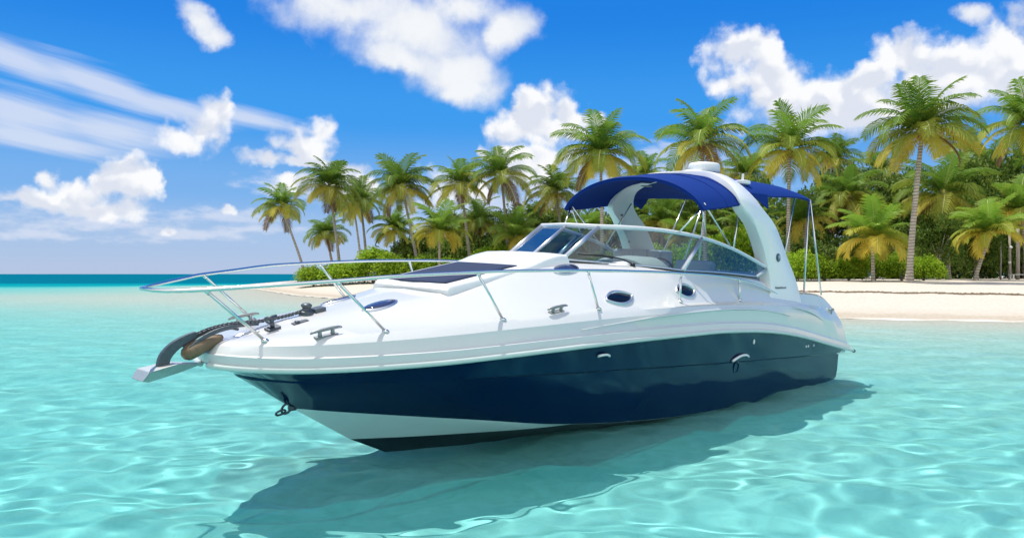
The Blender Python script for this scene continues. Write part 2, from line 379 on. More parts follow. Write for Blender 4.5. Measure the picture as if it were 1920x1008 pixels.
# --- hull
S_U = [8.2, 8.8, 9.209, 9.888, 10.535, 10.757]; S_Z = [-.22, 0, .174, .562, .99, 1.05]
def crease_v(u): return np.minimum(beam(u, 10.42, 1.46), beam(u) - .03)
CH = ([0, 3, 5, 6.4, 7.45, 8.4, 9.2, 9.7, 9.9], [1.40, 1.39, 1.335, 1.25, 1.10, .83, .45, .17, 0.0], [-.05, .02, .08, .17, .27, .40, .49, .545, .565])
R0 = row(-.22, 10.757, lambda u: beam(u, 10.76), lambda u: zsheer(u))
R1a = row(-.16, 10.42, lambda u: crease_v(u) + .012 * (u < 99), lambda u: pchip([-.3, 4.07, 7.2, 8.4, 9.68, 10.42], [.50, .70, .845, .885, .905, .915], u))
R1b = R1a + np.array([0, -.022, -.02]); R1b[-1] = R1a[-1] + np.array([-.01, 0, -.02]); R1b[:, 1] = np.maximum(R1b[:, 1], 0)
R2 = row(0.0, 9.9, lambda u: pchip(CH[0], CH[1], u), lambda u: pchip(CH[0], CH[2], u))
R3 = row(0.0, 9.23, lambda u: np.where(u < 7.1, pchip(CH[0], CH[1], u) - .006, pchip([7.1, 7.6, 8.2, 8.8, 9.1, 9.23], [1.154, .98, .66, .3, .09, 0.0], u)), lambda u: np.where(u < 7.1, pchip(CH[0], CH[2], u) - .004, pchip([7.1, 7.6, 8.4, 9.23], [.232, .222, .20, .174], u)))
R4 = row(0.0, 8.80, lambda u: pchip([0, 3.1, 4.5, 5.5, 6.4, 7.15, 7.84, 8.44, 8.8], [1.33, 1.24, 1.12, .98, .8, .61, .44, .22, 0], u), lambda u: np.full_like(u, -.02) - .10 * sstep(6, 3, u))
R5 = row(0.0, 8.1, lambda u: np.zeros_like(u), lambda u: pchip([0, 6, 8.1], [-.45, -.42, -.25], u))
Rm = (R0 + R1a) / 2; Rm[:, 1] += -.012
Rn = (R1b * .5 + R2 * .5); Rn[:, 1] += .012 * np.clip(R2[:, 1], 0, 1)
def strips(mb, rows, mats, mirror=True):
    for a, b_, mi in zip(rows[:-1], rows[1:], mats):
        for sgn in ((1, -1) if mirror else (1,)):
            A = a * np.array([1, sgn, 1]); B = b_ * np.array([1, sgn, 1])
            n = len(A); vs = np.concatenate([A, B])
            fs = [(i, i + 1, n + i + 1, n + i) if sgn < 0 else (i, n + i, n + i + 1, i + 1) for i in range(n - 1)]
            mb.add(vs, fs, mi)
def weld(o, dist=.0015):
    import bmesh
    bm = bmesh.new(); bm.from_mesh(o.data); bmesh.ops.remove_doubles(bm, verts=bm.verts, dist=dist); bmesh.ops.recalc_face_normals(bm, faces=bm.faces)
    bm.to_mesh(o.data); bm.free()
def stern_cap(mb, rows, mi=0):
    for a, b_ in zip(rows[:-1], rows[1:]):
        A, B = a[0], b_[0]; m = np.array([1, -1, 1])
        mb.add([A, B, B * m, A * m], [(0, 1, 2, 3)], mi, False)
hb = MB()
rows_h = [R0, Rm, R1a, R1b, Rn, R2, R3, R4, R5]
strips(hb, rows_h, [0, 0, 0, 0, 0, 1, 2, 2]); stern_cap(hb, rows_h)
hull = hb.build('hull', [M_navy, M_hullwhite, M_boot], boat); weld(hull); hull.data.set_sharp_from_angle(angle=math.radians(18))

# --- deck moulding
def drow(u0, ut, off, zf): return row(u0, ut, lambda u: beam(u, ut + .003, 1.55 - off), zf)
def zr(u): return pchip([-.2, .5, 1.2, 1.986, 3.0, 3.735, 5.348, 6.976, 8.339, 9.546, 10.2, 10.446, 10.62], [1.18, 1.30, 1.37, 1.422, 1.465, 1.490, 1.515, 1.48, 1.415, 1.338, 1.293, 1.274, 1.245], u)
D0 = drow(-.52, 10.757, .0, lambda u: zsheer(u) + .004)
D1 = drow(-.47, 10.765, .012, lambda u: zsheer(u) + .085)
D2 = drow(-.46, 10.745, .045, lambda u: zsheer(u) + .095)
D3 = drow(-.45, 10.735, .055, lambda u: zsheer(u) + .112)
D4 = row(-.25, 10.70, lambda u: beam(u, 10.703, 1.475) + .035 * sstep(6.9, 5.2, u) * sstep(-.3, 1, u), lambda u: .42 * (zsheer(u) + .11) + .58 * zr(u))
D4b = row(-.12, 10.66, lambda u: beam(u, 10.663, 1.425) + .055 * sstep(6.9, 5.2, u) * sstep(0, 1.6, u), lambda u: .15 * (zsheer(u) + .11) + .85 * zr(u))
D5 = row(-.06, 10.60, lambda u: beam(u, 10.603, 1.39), zr)
U6 = [-.03, .5, 1.2, 2.0, 3.0, 4.0, 5.0, 6.5, 7.5, 8.5, 9.5, 10.1, 10.55]
D6 = row(-.03, 10.55, lambda u: np.minimum(pchip(U6, [1.30, 1.31, 1.31, 1.31, 1.30, 1.28, 1.265, 1.215, 1.10, .92, .62, .36, 0], u), beam(u, 10.553, 1.36)), lambda u: pchip(U6, [1.26, 1.46, 1.54, 1.55, 1.60, 1.64, 1.655, 1.605, 1.54, 1.455, 1.375, 1.315, 1.252], u))
U7 = [.1, .5, 1.2, 2.0, 3.0, 4.0, 5.0, 5.8, 6.6, 7.5, 8.5, 9.5, 10.1, 10.50]
D7 = row(.10, 10.50, lambda u: pchip(U7, [1.20, 1.22, 1.22, 1.23, 1.24, 1.19, 1.10, .96, .80, .74, .68, .44, .2, 0], u), lambda u: pchip(U7, [1.42, 1.515, 1.555, 1.60, 1.78, 1.86, 1.885, 1.88, 1.84, 1.775, 1.595, 1.42, 1.33, 1.262], u))
U8 = [.16, .5, 1.2, 3.0, 4.0, 5.0, 5.8, 6.5, 7.5, 8.5, 9.5, 10.1, 10.45]
V8 = [1.08, 1.10, 1.10, 1.12, 1.08, 1.02, .85, .66, .60, .50, .28, .14, 0]
Z8 = [1.46, 1.53, 1.56, 1.79, 1.87, 1.905, 1.94, 1.945, 1.85, 1.645, 1.45, 1.345, 1.285]
D8 = row(.16, 10.45, lambda u: pchip(U8, V8, u), lambda u: pchip(U8, Z8, u))
def lin(xs, ys): return lambda u: np.interp(u, xs, ys)
D9 = row(.18, 10.42, lambda u: pchip(U8, [v - .05 if v > .3 else v * .85 for v in V8], u), lambda u: np.interp(u, [.2, .75, .85, 4.6, 4.75, 5.0, 5.8, 6.5, 7.5, 8.5, 9.5, 10.1, 10.42], [1.46, 1.5, .95, .95, 1.88, 1.91, 1.955, 1.955, 1.835, 1.645, 1.455, 1.345, 1.29]))
D10 = row(.18, 10.40, lambda u: np.zeros_like(u), lambda u: np.interp(u, [.2, .75, .85, 4.6, 4.75, 5.0, 5.8, 6.5, 7.0, 7.5, 8.0, 8.5, 8.9, 9.3, 9.63, 10.0, 10.29, 10.40], [1.46, 1.5, .93, .93, 1.95, 1.98, 2.0, 1.99, 1.935, 1.86, 1.77, 1.665, 1.60, 1.52, 1.455, 1.395, 1.327, 1.295]))
rows_d = [D0, D1, D2, D3, D4, D4b, D5, D6, D7, D8, D9, D10]
db = MB(); strips(db, rows_d, [0] * 11); stern_cap(db, rows_d)
deck = db.build('deck', M_white, boat); weld(deck); deck.data.set_sharp_from_angle(angle=math.radians(23))

def deck_pt(u, v):
    """height and normal of the deck moulding at (u, v >= 0)"""
    pts = []
    for r in rows_d:
        pts.append((np.interp(u, r[:, 0], r[:, 1]), np.interp(u, r[:, 0], r[:, 2])))
    for (v0, z0), (v1, z1) in zip(pts[3:-1], pts[4:]):
        if v1 <= v <= v0:
            t = (v0 - v) / max(1e-6, v0 - v1); return z0 + t * (z1 - z0)
    return pts[-1][1]
def deck_frame(u, v):
    e = .06; z = deck_pt(u, v)
    du = (deck_pt(u + e, v) - deck_pt(u - e, v)) / (2 * e); dv = (deck_pt(u, v + e) - deck_pt(u, v - e)) / (2 * e)
    n = Vector((-du, -dv, 1)).normalized(); t = Vector((1, 0, du)).normalized(); s = n.cross(t)
    return Vector((u, v, z)), Matrix((t, s, n)).transposed()

# --- rub rail, with its dark end cap
for sgn in (1, -1):
    uu = tpar(-.60, 10.762); pts = [(u, sgn * float(beam(u, 10.766, 1.562)), float(zsheer(u)) - .012) for u in uu]
    t = MB(); t.tube(pts, .027, 8); rr = t.build('rub_rail', M_rub, boat)
    e = MB(); e.tube([pts[0], (pts[0][0] - .07, pts[0][1] - .01 * sgn, pts[0][2] - .012)], .032, 10); e.build('end_cap', M_rubdark, rr)
# --- swim platform
b_ = MB(); secs = []
for u in np.linspace(-.60, -.05, 8):
    w = 1.40 if u > -.5 else 1.36; z = .56 + .2 * max(0, u + .6) * 0
    secs.append([(u, v, z + dz) for v, dz in ((-w, 0), (-w, -.08), (w, -.08), (w, 0))])
b_.loft(secs, smooth=False); b_.build('swim_platform', M_white2, boat, bevel=.02)

# --- foredeck sun pad
def pad_z(u): return float(np.interp(u, [6.5, 6.78, 7.25, 8.0, 8.55, 8.7], [1.985, 1.985, 1.895, 1.765, 1.668, 1.64]))
def pad(mb, us, hw, z0, z1, front=0):
    secs = []
    for i, u in enumerate(us):
        e = min(1, 4 * min(i, len(us) - 1 - i) / len(us) + .0)
        sec = []
        prof = [(-1, 0), (-1, .6), (-.985, .88), (-.95, 1), (-.5, 1.08), (0, 1.1), (.5, 1.08), (.95, 1), (.985, .88), (1, .6), (1, 0)]
        for x, q in prof:
            uu = u + front * (1 - x * x) * (i / (len(us) - 1))
            sec.append((uu, x * hw(u), pad_z(u) + z0(u) + (z1(u) - z0(u)) * q * (.72 if i in (0, len(us) - 1) else 1)))
        secs.append(sec)
    mb.loft(secs)
m_ = MB(); us = np.r_[6.60, np.linspace(6.63, 8.50, 26), 8.54]
pad(m_, us, lambda u: .60 if u < 8 else .60 - .02 * (u - 8), lambda u: -.10, lambda u: .035 + .035 * (1 - float(sstep(6.95, 7.35, u))), .06)
sp = m_.build('sun_pad', M_white2, boat, sharp=45)
m_ = MB(); us = np.linspace(7.38, 8.46, 16)
secs = [[(u + .10 * (1 - x * x) * (u - 7.0) / 1.4, x * .47, pad_z(u) + .045 + .003 * (1 - x * x)) for x in np.linspace(-1, 1, 9)] for u in us]
m_.loft(secs, closed=False, cap=False); m_.build('cover', M_insert, sp, solid=.012)

# --- smoked oval deck hatches
for (u, v, a, b0) in ((9.18, .33, .19, .085), (6.80, .70, .21, .075)):
    for sgn in (1, -1):
        c, Mx = deck_frame(u, v)
        m_ = MB(); n = 28
        def ring(s, h): return [c + Mx @ Vector((math.cos(2 * PI * i / n) * a * s, math.sin(2 * PI * i / n) * b0 * s, h)) for i in range(n)]
        m_.loft([ring(1.12, -.012), ring(1.10, .012), ring(.98, .016)], cap=False); m_.v = [(x, y * sgn, z) for x, y, z in m_.v]
        hf = m_.build('deck_hatch', M_alu, boat)
        m_ = MB(); m_.loft([ring(.98, .006), ring(.97, .018), ring(.4, .022)]); m_.v = [(x, y * sgn, z) for x, y, z in m_.v]; m_.build('hatch_lens', M_smoke, hf)

# --- portholes in the cabin side
for (u, v, a, b0) in ((6.47, 1.232, .235, .085), (5.05, 1.266, .20, .085)):
    for sgn in (1, -1):
        c, Mx = deck_frame(u, v); n = 36
        def eye(s, h, g=0):
            o_ = []
            for i in range(n):
                t = 2 * PI * i / n; x = math.cos(t); y = math.copysign(abs(math.sin(t)) ** 1.6, math.sin(t))
                o_.append(c + Mx @ Vector((x * (a * s + g), y * (b0 * s + g), h)))
            return o_
        m_ = MB(); m_.loft([eye(1, -.02, .035), eye(1, .016, .03), eye(1, .022, .012), eye(1, .012, 0), eye(1, -.02, -.004)], cap=False); m_.v = [(x, y * sgn, z) for x, y, z in m_.v]
        pf = m_.build('porthole', M_alu, boat)
        m_ = MB(); m_.loft([eye(1, .0, .004), eye(.96, .006), eye(.3, .008)]); m_.v = [(x, y * sgn, z) for x, y, z in m_.v]; m_.build('glass', M_port, pf)

# --- bow rail
RV = ([6, 7.3, 8.7, 9.6, 10.45, 10.98, 11.25, 11.33], [1.32, 1.285, 1.13, 1.0, .72, .38, .15, .0])
prail = [(11.27, .0, 1.683), (11.255, .10, 1.680), (11.20, .19, 1.678), (11.142, .255, 1.682), (10.977, .39, 1.697), (10.609, .63, 1.737), (10.454, .72, 1.754), (10.033, .865, 1.79), (9.578, 1.0, 1.832), (9.071, 1.075, 1.859), (8.236, 1.175, 1.89), (7.167, 1.285, 1.904), (6.194, 1.315, 1.896), (5.284, 1.321, 1.878), (4.4, 1.321, 1.845), (3.672, 1.32, 1.79), (3.2, 1.32, 1.73), (2.757, 1.32, 1.651), (2.3, 1.32, 1.54), (1.90, 1.325, 1.43)]
pr = smooth_path(prail, 90)
srail = [Vector((q.x, -q.y, q.z)) for q in pr][::-1]
t = MB(); t.tube(srail[:-1] + pr, .0165, 10); rail = t.build('bow_rail', M_steel, boat)
def stanch(top, base, sgn=1, r=.0138):
    m_ = MB(); T = Vector((top[0], top[1] * sgn, top[2])); B = Vector((base[0], base[1] * sgn, base[2]))
    m_.tube([T, B], r, 10); m_.lathe(B + Vector((0, 0, -.006)), [(.036, 0), (.034, .012), (.018, .026)], 14)
    m_.lathe(T - (T - B).normalized() * .03, [(r * 1.25, -.02), (r * 1.35, 0), (r * 1.25, .02)], 10, axis=(T - B)); m_.build('stanchion', M_steel, rail)
ST = [((10.977, .39, 1.697), (10.446, .422)), ((10.07, .855, 1.785), (9.546, .884)), ((8.68, 1.12, 1.874), (8.339, 1.173)), ((7.167, 1.285, 1.904), (6.976, 1.324)), ((5.27, 1.32, 1.878), (5.348, 1.384)), ((3.66, 1.32, 1.79), (3.735, 1.39))]
for tp, bs in ST + [((10.42, .735, 1.757), (9.90, .74)), ((8.9, 1.10, 1.865), (8.45, 1.15)), ((7.45, 1.265, 1.902), (7.25, 1.30))]:
    for sgn in ((1,) if tp[0] in (10.977, 10.07, 8.68, 7.167) else (-1,) if tp[0] in (10.42, 8.9, 7.45) else (1, -1)):
        stanch(tp, (bs[0], bs[1] - .015, deck_pt(bs[0], bs[1] - .015)), sgn)
# --- cleats
for (u, v) in ((10.02, .66), (7.60, 1.225)):
    for sgn in (1, -1):
        c, Mx = deck_frame(u, v); m_ = MB()
        bar = [c + Mx @ Vector((x, 0, z)) for x, z in ((-.16, .05), (-.13, .058), (-.06, .062), (.06, .062), (.13, .058), (.16, .05))]
        m_.tube(bar, [.008, .013, .016, .016, .013, .008], 8)
        for x in (-.065, .065): m_.tube([c + Mx @ Vector((x, 0, -.01)), c + Mx @ Vector((x, 0, .06))], [.022, .014], 8)
        m_.box(c + Mx @ Vector((0, 0, .004)), (.22, .05, .012), Mx); m_.v = [(x, y * sgn, z) for x, y, z in m_.v]
        m_.build('cleat', M_steeldull, boat)
# --- windlass, chain stopper and bow roller
c, Mx = deck_frame(9.78, .0); m_ = MB()
m_.lathe(c, [(.07, -.02), (.07, .02), (.05, .03), (.035, .05), (.05, .07), (.052, .085), (.03, .1)], 18); m_.box(c + Mx @ Vector((-.13, 0, .015)), (.12, .10, .04), Mx)
m_.build('windlass', M_darksteel, boat, bevel=.006)
c, Mx = deck_frame(9.95, .16); m_ = MB(); m_.box(c + Mx @ Vector((0, 0, .006)), (.16, .05, .012), Mx); m_.lathe(c + Mx @ Vector((.03, 0, .01)), [(.025, 0), (.025, .012), (.015, .016)], 14); m_.build('foot_switch', M_darksteel, boat, bevel=.006)
c, Mx = deck_frame(10.20, .12); m_ = MB()
m_.box(c + Mx @ Vector((0, 0, .01)), (.12, .08, .02), Mx); m_.tube([c + Mx @ Vector((0, 0, 0)), c + Mx @ Vector((0, 0, .11))], .02, 8); m_.tube([c + Mx @ Vector((-.05, 0, .105)), c + Mx @ Vector((.06, 0, .115))], .018, 8); m_.tube([c + Mx @ Vector((.02, -.05, .06)), c + Mx @ Vector((.02, .05, .06))], .012, 8)
m_.build('chain_stopper', M_darksteel, boat)
m_ = MB()
for sgn in (1, -1):          # two curved cheeks of the roller
    P = smooth_path([(10.30, .055 * sgn, 1.365), (10.60, .055 * sgn, 1.345), (10.80, .06 * sgn, 1.28), (10.92, .06 * sgn, 1.19)], 14)
    m_.tube(P, [.011] * 5 + [.02] * 9, 10, squash=.35)
m_.tube([(10.5, -.06, 1.33), (10.5, .06, 1.33)], .012, 8)
br = m_.build('bow_roller', M_darksteel, boat)
m_ = MB(); P = smooth_path([(10.62, 0.02, 1.27), (10.75, 0.02, 1.225), (10.87, 0.02, 1.175), (10.955, 0.02, 1.125)], 12); m_.tube(P, [.02, .032, .043, .05, .056, .06, .064, .066, .066, .063, .055, .03], 14, squash=1.2); m_.build('roller', M_roller, br)
# --- anchor hanging on the roller: a thing of its own, with its chain
anchor = empty('anchor', BM @ Matrix.Translation((11.04, 0, 1.0)))
tag(anchor, 'grey steel plough anchor stowed at the tip of the bow with chain to the windlass', 'anchor')
AO = Vector((11.1, 0, 1.0))
def aloc(pts): return [Vector(q) - AO for q in pts]
m_ = MB()
sh = smooth_path([(10.90, 0, 1.30), (11.0, 0, 1.262), (11.10, 0, 1.20), (11.165, 0, 1.12), (11.175, 0, 1.03)], 18)
secs = []
for i, q in enumerate(sh):
    T = (sh[min(i + 1, 17)] - sh[max(i - 1, 0)]).normalized(); N = T.cross(Vector((0, 1, 0))).normalized(); w = .026 + .028 * (i / 17) ** .8; h = .018
    secs.append([q - AO + N * w + Vector((0, h, 0)), q - AO - N * w + Vector((0, h, 0)), q - AO - N * w - Vector((0, h, 0)), q - AO + N * w - Vector((0, h, 0))])
m_.loft(secs, smooth=False); m_.build('shank', M_darksteel, anchor, bevel=.006)
m_ = MB()                    # fluke: V-shaped plate with a blunt front and a long tapering tail
tip = [(11.34, .0, .955), (11.30, .13, .985), (11.30, -.13, .985)]
fl = aloc([(11.38, .10, .965), (11.38, -.10, .965), (11.33, .12, 1.04), (11.33, -.12, 1.04), (11.28, 0, .935), (11.10, .095, 1.08), (11.10, -.095, 1.08), (11.05, 0, .985), (10.80, 0.01, 1.058)])
m_.add(fl, [(0, 2, 3, 1), (0, 4, 2), (1, 3, 4), (0, 1, 4), (2, 5, 6, 3), (2, 4, 7, 5), (3, 6, 7, 4), (5, 7, 8), (6, 8, 7), (5, 8, 6)], 0, False)
m_.build('fluke', M_silver, anchor, bevel=.008)
m_ = MB(); A0 = Vector((10.92, 0, 1.29)); cp = smooth_path([A0, (10.8, 0, 1.335), (10.6, 0, 1.372), (10.3, 0.0, 1.385), (10.0, 0, 1.43), (9.84, 0, 1.475)], 60)
for i in range(0, 59):
    a = cp[i] - AO; b2 = cp[i + 1] - AO; T = (b2 - a); ex = T.normalized() * T.length * .35; S_ = Vector((0, .012, 0)) if i % 2 else Vector((0, 0, .012))
    lk = [a - ex + S_ * .4, a - ex * .3 + S_, b2 + ex * .3 + S_, b2 + ex + S_ * .4, b2 + ex - S_ * .4, b2 + ex * .3 - S_, a - ex * .3 - S_, a - ex - S_ * .4, a - ex + S_ * .4]
    m_.tube(lk, .0055, 6, caps=False)
m_.build('chain', M_darksteel, anchor)
# --- bow eye with shackle
m_ = MB(); e0 = Vector((9.90, 0, .57))
ringp = [e0 + Vector((.06 + .05 * math.cos(t), .02 * math.sin(t), -.0 + .05 * math.sin(t))) for t in np.linspace(0, 2 * PI, 18)]
m_.tube(ringp, .011, 8, caps=False); m_.tube([e0 + Vector((-.03, 0, 0)), e0 + Vector((.03, 0, 0))], .03, 10)
r2 = [e0 + Vector((.12 + .045 * math.cos(t), .035 * math.sin(t), -.03 + .03 * math.sin(t))) for t in np.linspace(0, 2 * PI, 18)]; m_.tube(r2, .010, 8, caps=False)
m_.build('bow_eye', M_darksteel, boat)

# --- windshield
WB = [(6.30, -.45, 2.0), (6.44, 0, 2.02), (6.56, .45, 1.995), (6.15, .64, 1.975), (5.7, .82, 1.955), (5.2, 1.0, 1.93), (4.846, 1.10, 1.902), (4.2, 1.19, 1.885), (3.6, 1.235, 1.86), (2.985, 1.25, 1.825)]
WT = [(5.70, -.45, 2.395), (5.87, 0, 2.375), (5.86, .46, 2.408), (5.55, .66, 2.412), (5.1, .82, 2.405), (4.65, .95, 2.375), (4.27, 1.03, 2.335), (3.75, 1.10, 2.25), (3.25, 1.16, 2.135), (2.62, 1.24, 1.945)]
WB[0] = (6.56, -.45, 1.995); WT[0] = (5.86, -.46, 2.408)
WB[1] = (6.60, 0, 2.02); WT[1] = (5.92, 0, 2.42)
ws = MB()
topP = [Vector(q) for q in WT[2:]]; botP = [Vector(q) for q in WB[2:]]
topc = smooth_path(WT[2:], 40); botc = smooth_path(WB[2:], 40)
full_t = [Vector((q.x, -q.y, q.z)) for q in topc][::-1] + [Vector(WT[1])] + topc; full_b = [Vector((q.x, -q.y, q.z)) for q in botc][::-1] + [Vector(WB[1])] + botc
ws.tube(full_t, .022, 8); ws.tube(full_b, .016, 8)
wf = ws.build('windshield', M_alu, boat)
wh = MB(); wh.tube([q + Vector((0, 0, .018)) for q in full_t], .02, 8); wh.build('top_trim', M_white2, wf)
def mull(a, b2, w=.03):
    mu = MB(); mu.tube([Vector(a), Vector(b2)], w, 8); mu.build('mullion', M_alu, wf)
for sgn in (1, -1):
    mull((WB[2][0], WB[2][1] * sgn, WB[2][2]), (WT[2][0], WT[2][1] * sgn, WT[2][2]), .028)
    mull((WB[6][0], WB[6][1] * sgn, WB[6][2]), (WT[6][0], WT[6][1] * sgn, WT[6][2]), .034)
    mull((WB[9][0], WB[9][1] * sgn, WB[9][2]), (WT[9][0], WT[9][1] * sgn, WT[9][2]), .026)
mull(WB[1], WT[1], .022)
def pane(B, T, mat):
    m_ = MB(); n = len(B); m_.add(list(B) + list(T), [(i, i + 1, n + i + 1, n + i) for i in range(n - 1)]); m_.build('pane', mat, wf)
for sgn in (1, -1):
    f_ = lambda L: [(q[0], q[1] * sgn, q[2]) for q in L]
    iB = min(range(40), key=lambda i: abs(botc[i].x - WB[6][0])); iT = min(range(40), key=lambda i: abs(topc[i].x - WT[6][0]))
    def samp(P, i0, i1, n=14): return [P[int(round(i0 + (i1 - i0) * j / (n - 1)))] for j in range(n)]
    pane(f_(samp(botc, 0, iB)), f_(samp(topc, 0, iT)), M_glass); pane(f_(samp(botc, iB, 39)), f_(samp(topc, iT, 39)), M_glass)
    pane(f_([WB[1], WB[2]]), f_([WT[1], WT[2]]), M_glassf)
# dark gasket lines
gk = MB(); gk.tube([q + Vector((0.01, 0.012, -.014)) for q in botc], .011, 6); gk.build('gasket', M_black, wf)
# wipers
m_ = MB(); pv = Vector((5.66, .865, 1.965)); el_ = Vector((6.1, .70, 2.06)); en = Vector((6.38, .56, 2.07))
m_.tube(smooth_path([pv, (5.85, .80, 2.03), el_], 8), .009, 6); m_.tube([(5.95, .765, 2.035), el_, en], [.012, .016, .010], 6); m_.lathe(pv - Vector((0, 0, .03)), [(.03, 0), (.03, .035), (.015, .05)], 12)
m_.build('wiper', M_black, wf)

# --- cockpit: dashboard, lounge, helm seat, bench, steering wheel
def rbox(c, size, rot=0, tilt=0):
    m_ = MB(); M = Matrix.Rotation(rot, 3, 'Z') @ Matrix.Rotation(tilt, 3, 'Y'); m_.box(c, size, M); return m_
m_ = MB(); secs = []
for u, z, w in ((4.55, 1.80, .30), (4.6, 1.96, .30), (4.9, 2.06, .34), (5.3, 2.07, .34), (5.75, 2.04, .32), (6.0, 1.98, .28)):
    secs.append([(u, .60 + x * w, z - .22 * abs(x) ** 3 - .01) for x in np.linspace(-1, 1, 11)] )
m_.loft(secs, closed=False, cap=False); m_.build('dashboard', M_white2, boat, solid=.02)
lng = MB()
for i in range(4): lng.box((1.95 + i * .42, -.93, 1.86), (.405, .14, .60))
ls = lng.build('lounge_seat', M_seat, boat, bevel=.05)
m_ = rbox((2.58, -.72, 1.50), (1.7, .55, .18)); m_.build('cushion', M_seat, ls, bevel=.05)
m_ = rbox((3.55, .55, 1.72), (.16, .62, .62), 0, -.1); hs = m_.build('helm_seat', M_seat, boat, bevel=.06)
m_ = rbox((3.82, .55, 1.42), (.55, .6, .16)); m_.build('cushion', M_seat, hs, bevel=.05); m_ = MB(); m_.lathe((3.8, .55, .95), [(.14, 0), (.08, .04), (.07, .42)], 16); m_.build('pedestal', M_steeldull, hs)
m_ = rbox((.95, 0, 1.58), (.16, 1.9, .52)); bs_ = m_.build('aft_bench', M_seat, boat, bevel=.05); m_ = rbox((1.25, 0, 1.36), (.5, 1.9, .16)); m_.build('cushion', M_seat, bs_, bevel=.05)
m_ = MB(); cw = Vector((4.42, .55, 1.88)); m_.tube([cw + Vector((.08 * math.sin(t), .17 * math.cos(t), .16 * math.sin(t))) for t in np.linspace(0, 2 * PI, 26)], .014, 8, caps=False)
m_.tube([cw, cw + Vector((.2, 0, -.06))], .02, 8)
for t in (0.5, 2.6, 4.7): m_.tube([cw, cw + Vector((.08 * math.sin(t), .17 * math.cos(t), .16 * math.sin(t)))], .009, 6)
m_.build('steering_wheel', M_black, boat)

# --- radar arch
AR = [(1.37, 1.36, 2.95, 1.46, .16), (1.345, 1.50, 2.72, 1.50, .17), (1.315, 1.70, 2.60, 1.58, .18), (1.275, 2.13, 2.74, 1.94, .19), (1.245, 2.59, 3.10, 2.36, .18), (1.165, 2.89, 3.42, 2.78, .16), (.90, 3.20, 3.38, 2.99, .12), (.47, 3.365, 3.18, 2.84, .10), (0, 3.405, 2.98, 2.62, .10)]
ap = smooth_path(AR_ := [(a, b2, c2) for a, b2, c2, *_ in AR], 44) if False else None
Aarr = np.array(AR); full = np.concatenate([Aarr, (Aarr[:-1] * np.array([-1, 1, 1, 1, 1]))[::-1]])
tt = np.r_[0, np.cumsum(np.hypot(np.diff(full[:, 0]), np.diff(full[:, 1])))]; ts = np.linspace(0, tt[-1], 110)
fi = np.stack([pchip(tt, full[:, j], ts) for j in range(5)], -1)
secs = []
for i, (v, z, uf, ua, th) in enumerate(fi):
    a = fi[max(i - 1, 0)]; b2 = fi[min(i + 1, len(fi) - 1)]; tv = Vector((0, b2[0] - a[0], b2[1] - a[1])).normalized(); n = Vector((1, 0, 0)).cross(tv) * -1   # outward
    if n.dot(Vector((0, v, z - 1.5))) < 0: n = -n
    cen = Vector((0, v, z)) - n * th / 2
    sec = []
    hw = (uf - ua) / 2; um = (uf + ua) / 2
    for x, y in ((1, -.45), (1.0, .2), (.97, .42), (.9, .5), (0, .52), (-.9, .5), (-.98, .4), (-1, .15), (-1, -.3), (-.94, -.5), (0, -.5), (.94, -.5)):
        sec.append(cen + Vector((um + hw * x, 0, 0)) + n * (th * y))
    secs.append(sec)
m_ = MB(); m_.loft(secs); arch = m_.build('radar_arch', M_white2, boat, sharp=40)
# emblem and lettering on the port leg, a vent and bolts on the legs
def arch_v(z): return float(pchip(Aarr[:, 1], Aarr[:, 0], z))
for sgn in (1, -1):
    m_ = MB(); m_.lathe((2.33, (arch_v(2.12) + .012) * sgn, 2.115), [(.062, -.01), (.062, .008), (.05, .011)], 24, axis=(0, sgn, .12)); em = m_.build('emblem', M_teal, arch)
    m_ = MB(); y = (arch_v(2.12) + .026) * sgn
    for a_, b_2 in (((2.35, 2.085), (2.345, 2.145)), ((2.345, 2.145), (2.30, 2.12)), ((2.30, 2.12), (2.335, 2.11))): m_.tube([(a_[0], y, a_[1]), (b_2[0], y, b_2[1])], .006, 5)
    m_.build('mark', M_alu, em)
    m_ = MB(); x0 = 2.46; hs_ = [.034, .024, .03, .024, .03, .024, .034, .024, .026, .024, .03]
    for i, h in enumerate(hs_):
        m_.box((x0 - i * .036, (arch_v(1.66) + .004) * sgn, 1.645 + h / 2), (.022, .012, h * .45)); m_.box((x0 - .008 - i * .036, (arch_v(1.66) + .004) * sgn, 1.645 + h / 2), (.008, .012, h))
    m_.build('lettering', M_grey, arch)
    for u_, z_ in ((3.25, 2.70), (2.95, 2.28)): m_ = MB(); m_.lathe((u_ - .12, (arch_v(z_) - .19) * sgn, z_), [(.02, -.01), (.02, .012), (.01, .016)], 10, axis=(0, -sgn, 0)); m_.build('bolt', M_steeldull, arch)
m_ = MB(); c_ = Vector((1.83, arch_v(1.95) - .06, 1.99)); m_.tube([c_ + Vector((-.02, 0, -.06)), c_ + Vector((-.05, 0, 0)), c_ + Vector((.0, 0, .06))], .014, 8); m_.build('grab_handle', M_steeldull, arch)
m_ = MB(); m_.lathe((3.2, -.55, 3.16), [(.09, -.006), (.085, .004), (.02, .008)], 20); m_.build('courtesy_light', M_steeldull, arch)
